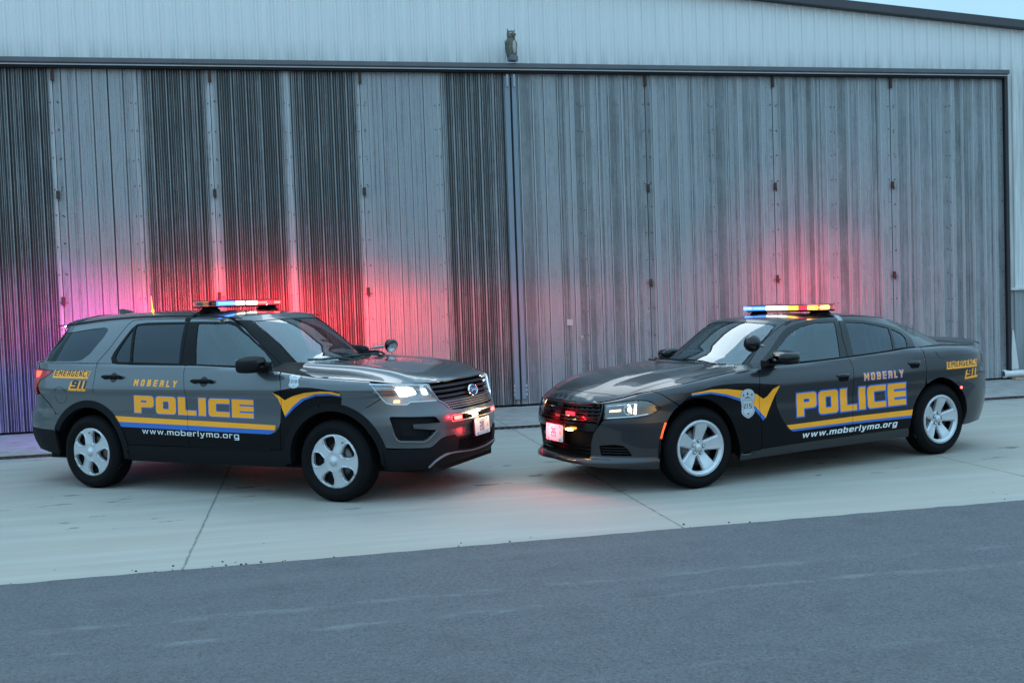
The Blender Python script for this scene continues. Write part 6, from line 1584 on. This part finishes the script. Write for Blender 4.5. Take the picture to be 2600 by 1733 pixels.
# rear deck
SD_=Surf(CH_deck,0,'xy'); sA=XS(T,-2.55,1.05)
run=[]
for i in range(31):
    s=sA+(CH.SM-sA)*i/30; x,y,_=CH_low(s,topz(T,s,.0005)); run.append((x+.003,max(0,y-.003)))
run[-1]=(run[-1][0],0)
ins=[(x,y-.16) for x,y in run[:8]]
pc=run+[(-3.45,0),(-3.45,.60),(-3.2,.70),(-2.9,.74),(-2.56,.78)]
full=pc+[(x,-y) for x,y in pc[::-1] if y>1e-6]
outl=run+[(x,-y) for x,y in run[::-1][1:]]+[(-2.56,-.78),(-2.9,-.74),(-3.2,-.70),(-3.40,-.60),(-3.40,.60),(-3.2,.70),(-2.9,.74),(-2.56,.78)]
mb=panel(SD_,outl,h=.06,flange=.012); dk=mb.build('trunk_lid',[PAINT_C],sal)
mb=MB(); prof=[(-3.80,.004),(-3.92,.022),(-4.02,.028),(-4.035,.010),(-4.0,-.01)]
ys=[-.70,-.62,-.4,0,.4,.62,.70]; vs=[];fs=[]
for y in ys:
    k=abs(y/.70)**3
    for (x,dz) in prof: xx=x+.10*k; vs.append((xx,y,CH_deck(xx,y)+dz*(1-.8*k)+.001))
m_=len(prof)
for j in range(len(ys)-1):
    for i in range(m_-1): fs.append((j*m_+i,j*m_+i+1,(j+1)*m_+i+1,(j+1)*m_+i))
mb.add(vs,fs,0,True); mb.build('lid_spoiler',[PAINT_C],dk)
plate_obj(sal,(CH.xf(.5)+.040,0,.500),R(90),-2,'215',[bpy.data.materials['plate_white'],bpy.data.materials['plate_ink'],bpy.data.materials['plate_teal'],bpy.data.materials['seal_tan'],bpy.data.materials['heading_grey']])
mb=MB(); mb.box((CH.xf(.56)+.01,.235,.548),(.03,.085,.018),bev=.003); mb.build('lit_marker_led',[E_AMB],sal)
mb=MB(); mb.box((.922,.215,.69),(.02,.13,.030),bev=.003); mb.build('grille_led',[E_REDS],sal)
mb=MB(); mb.box((.915,-.215,.69),(.02,.11,.022),bev=.003); mb.build('grille_led',[GLO],sal)
# greenhouse
SGc=Surf(CH_gh,0,'st',.42); GS=CH.GSM
FG=roundp([(.745,.080),(.816,.427),(.946,.730),(1.095,.876),(1.314,.914),(1.585,.889),(1.481,.040),(.765,.040)],[.02,.06,.06,.08,.06,.015,.01,.02],4)
RG=roundp([(1.722,.875),(1.980,.829),(2.310,.705),(2.190,.047),(1.655,.043)],[.01,.05,.012,.01,.01],3)
RQ=roundp([(2.338,.675),(2.432,.540),(2.438,.385),(2.377,.064),(2.222,.056)],[.01,.03,.03,.01,.005],3)
WSn=[(0,.945),(.45,.950),(.74,.945),(.805,.915),(.785,.848),(.649,.519),(.565,.223),(.522,.03),(.3,.014),(0,.012)]
WSp=WSn+[(-x,y) for x,y in WSn[::-1] if x>0]
DLO=spline([(.640,.010),(.700,.245),(.850,.716),(1.012,.918),(1.256,.978),(1.576,.962),(1.913,.918),(2.22,.83),(2.42,.755),(2.500,.66),(2.525,.5),(2.50,.28),(2.443,.0)],4)+[(1.584,0),(.64,0)]
AP=[(.50,0),(.545,.223),(.630,.519),(.765,.848),(.80,.95),(.84,.93),(.71,.645),(.63,.40),(.56,.0)]
hol=[WSp]
for q in (FG,RG,RQ): a,b=both(q); hol+= [a,b]
rs=2.92
fo=[(-GS,1),(-GS,.93),(-rs+.06,.90),(-rs,.10),(-GS,.08),(-GS,0),(GS,0),(GS,.08),(rs,.10),(rs-.06,.90),(GS,.93),(GS,1)]
fo=[(-GS,1),(-GS,.93),(-rs-.02,.90),(-rs-.06,.10),(-GS,.08),(-GS,0),(GS,0),(GS,.08),(rs+.06,.10),(rs+.02,.90),(GS,.93),(GS,1)]
mb=panel(SGc,fo,hol,[(1,[*both(DLO),*both(AP)],[])],h=.05,flange=.014); mb.build('window_frame',[PAINT_C,GLO],sal)
panel(SGc,WSp,h=.05,off=-.005,flange=0).build('windshield',G_WS,sal)
for q,mt in ((FG,G_FR),(RG,G_SR),(RQ,G_SR)):
    for w_ in both(q): panel(SGc,w_,h=.06,off=-.006,flange=0).build('side_window',mt,sal)
mb=MB()
for sg in (1,-1): panel(SGc,[(sg*GS,.06),(sg*GS,.95),(sg*(rs+.0),.92),(sg*(rs+.04),.08)],h=.08,off=-.006,flange=0,mb=mb)
mb.build('rear_window',G_RR,sal)
mb=MB()
for sg in (1,-1):
    strip(SGc,[(sg*a,b) for a,b in spline([(.560,.0),(.63,.402),(.71,.641),(.84,.86),(.97,.975)],4)],.006,.001,0,mb,0,.03)
    strip(SGc,[(sg*a,b) for a,b in [(1.575,0),(1.60,.5),(1.655,.965)]],.007,.001,0,mb,0,.03)
mb.build('door_seam',DRK,sal)
mb=MB()
for sg in (1,-1):
    strip(SGc,[(sg*a,b) for a,b in [(.66,.014),(1.5,.014),(2.45,.02)]],.012,.005,0,mb,0,.05)
    strip(SGc,[(sg*a,b) for a,b in [(.515,.02),(.558,.223),(.642,.519),(.778,.848)]],.008,.003,0,mb,0,.05)
mb.build('window_seal',DRK,sal)
ring=[CH_gh(GS*i/60,1.0)[:2] for i in range(61)]; ring[0]=(ring[0][0],0); ring[-1]=(ring[-1][0],0)
rf=ring+[(x,-y) for x,y in ring[::-1][1:-1]]
SRc=Surf(CH_roof,0,'xy'); roof=panel(SRc,rf,h=.07,flange=.01).build('roof',[PAINT_C],sal)
for y0 in (.595,-.595):
    mb=MB(); strip(SRc,[(-1.30,y0*.98),(-1.7,y0),(-2.6,y0)],.012,.003,.001,mb,0,.08); mb.build('roof_channel',PLA,roof)
mirror_part(sal,1,(-.86,1.03,1.118),(.185,.24,.122),[GLO,GLO],(-.80,.885,1.06)); mirror_part(sal,-1,(-1.04,-.99,1.082),(.17,.22,.11),[GLO,GLO],(-1.04,-.90,1.06))
for (p0,p1,p2) in (((-.52,-.60),(-.46,-.28),(-.44,.10)),((-.50,.02),(-.46,.30),(-.50,.66))):
    mb=MB(); pts=[(x+.0,y,CH_hood(x,y)+.020) for (x,y) in spline([p0,p1,p2],6)]; mb.tube(pts,.008,n=6); mb.build('wiper',GLO,sal)
spotlight(sal,(-.69,.80,1.251),(-.9,-.4,-.05),(-.88,.745,1.215),.080)
lb=lightbar(sal,-1.88,1.508,1.20,[(-.54,-.40,1,E_BLU),(-.38,-.20,1,E_BLU),(-.19,-.02,1,E_WHT),(0,.12,1,E_WHT),(.13,.26,1,E_YEL),(.42,.53,1,E_YEL),(-.40,-.1,-1,E_RED),(.1,.4,-1,E_RED)],-1.92,CH_roof(-1.92,.66),.665,((-.56,-.16,E_BGL),(.10,.55,E_RGL)))
mb=MB(); mb.lathe([(0,-.012),(.085,-.012),(.095,0),(.085,.012),(0,.012)],Matrix.Translation((.03,.47,.040))@Matrix.Diagonal((1,1.25,1.5,1)),0,24); mb.build('lit_corner_module',[E_YEL],lb)
for side in (-1,1):
    make_wheel('wheel',0,side*.800,.3635,side,'alloy',62 if side>0 else 0,-2.0,sal,w=.225)
    make_wheel('wheel',-CH.WB,side*.805,.3635,side,'alloy',64 if side>0 else 0,0,sal,w=.225)
mb=MB(); mb.box((-1.55,0,.33),(4.4,1.1,.24)); mb.box((-1.5,0,.36),(2.0,1.66,.20)); mb.box((.20,0,.55),(.95,1.05,.50)); mb.box((-3.6,0,.60),(.6,1.1,.5)); mb.build('underbody',UND,sal)
mb=MB(); mb.box((-2.1,0,.50),(3.0,1.50,.10)); mb.build('cabin_floor',UND,sal)
mb=MB(); mb.box((-.98,0,.90),(.42,1.46,.24),bev=.06); mb.box((-.72,0,.985),(.36,1.34,.03),bev=.012); mb.build('dashboard',DASH,sal)
seat(sal,-1.72,.37,.50); seat(sal,-1.72,-.37,.50); seat(sal,-2.62,0,.52,1.2,.5,'rear_seat')
mb=MB(); mb.lathe([(.172,0),(.185,.010),(.172,.02)],Matrix.Translation((-1.26,.37,.97))@Matrix.Rotation(R(-65),4,'Y'),0,28); mb.build('steering_wheel',DASH,sal)
mb=MB()
for y in [-.58+.097*i for i in range(13)]: mb.tube([(-2.12,y,.8),(-2.06,y*.92,1.36)],.006,n=5)
mb.tube([(-2.06,-.54,1.36),(-2.06,.54,1.36)],.014,n=6); mb.box((-2.12,0,.72),(.02,1.3,.3))
for x in [-2.25-.085*i for i in range(9)]: mb.tube([(x,.74,1.06),(x-.02,.655,1.33)],.005,n=5)
mb.build('cage',TRIMG,sal)
mb=MB(); panel(SRc,[(x*.98-.03,y*.93) for x,y in rf],h=.15,off=-.04,flange=0,mb=mb); mb.build('headliner',TRIMG,roof)
mb=MB(); mb.box((-1.16,0,1.385),(.03,.23,.06),bev=.01); mb.build('rear_view_mirror',GLO,sal)
# ================================================================== what the emergency lights throw on their surroundings, and added lamps for their bloom
def glowlight(car,name,p,col,power,r=.012):
    l=bpy.data.lights.new(name,'POINT'); l.energy=power; l.color=col; l.shadow_soft_size=r
    o=bpy.data.objects.new(name,l); COL.objects.link(o); o.parent=car; o.location=p
for a in _glow(): glowlight({'u':suv,'s':sal}[a[0]],*a[1:])
def carlight(car,name,p,d,col,power,sx=.3,sy=.04,spread=160):
    l=bpy.data.lights.new(name,'AREA'); l.shape='RECTANGLE'; l.size=sx; l.size_y=sy; l.energy=power; l.color=col; l.spread=R(spread)
    o=bpy.data.objects.new(name,l); COL.objects.link(o); o.parent=car; o.location=p
    q=Vector(d).normalized().to_track_quat('-Z','Z'); o.rotation_euler=q.to_euler(); return o
for a in _fan(): carlight({'u':suv,'s':sal}[a[0]],*a[1:])
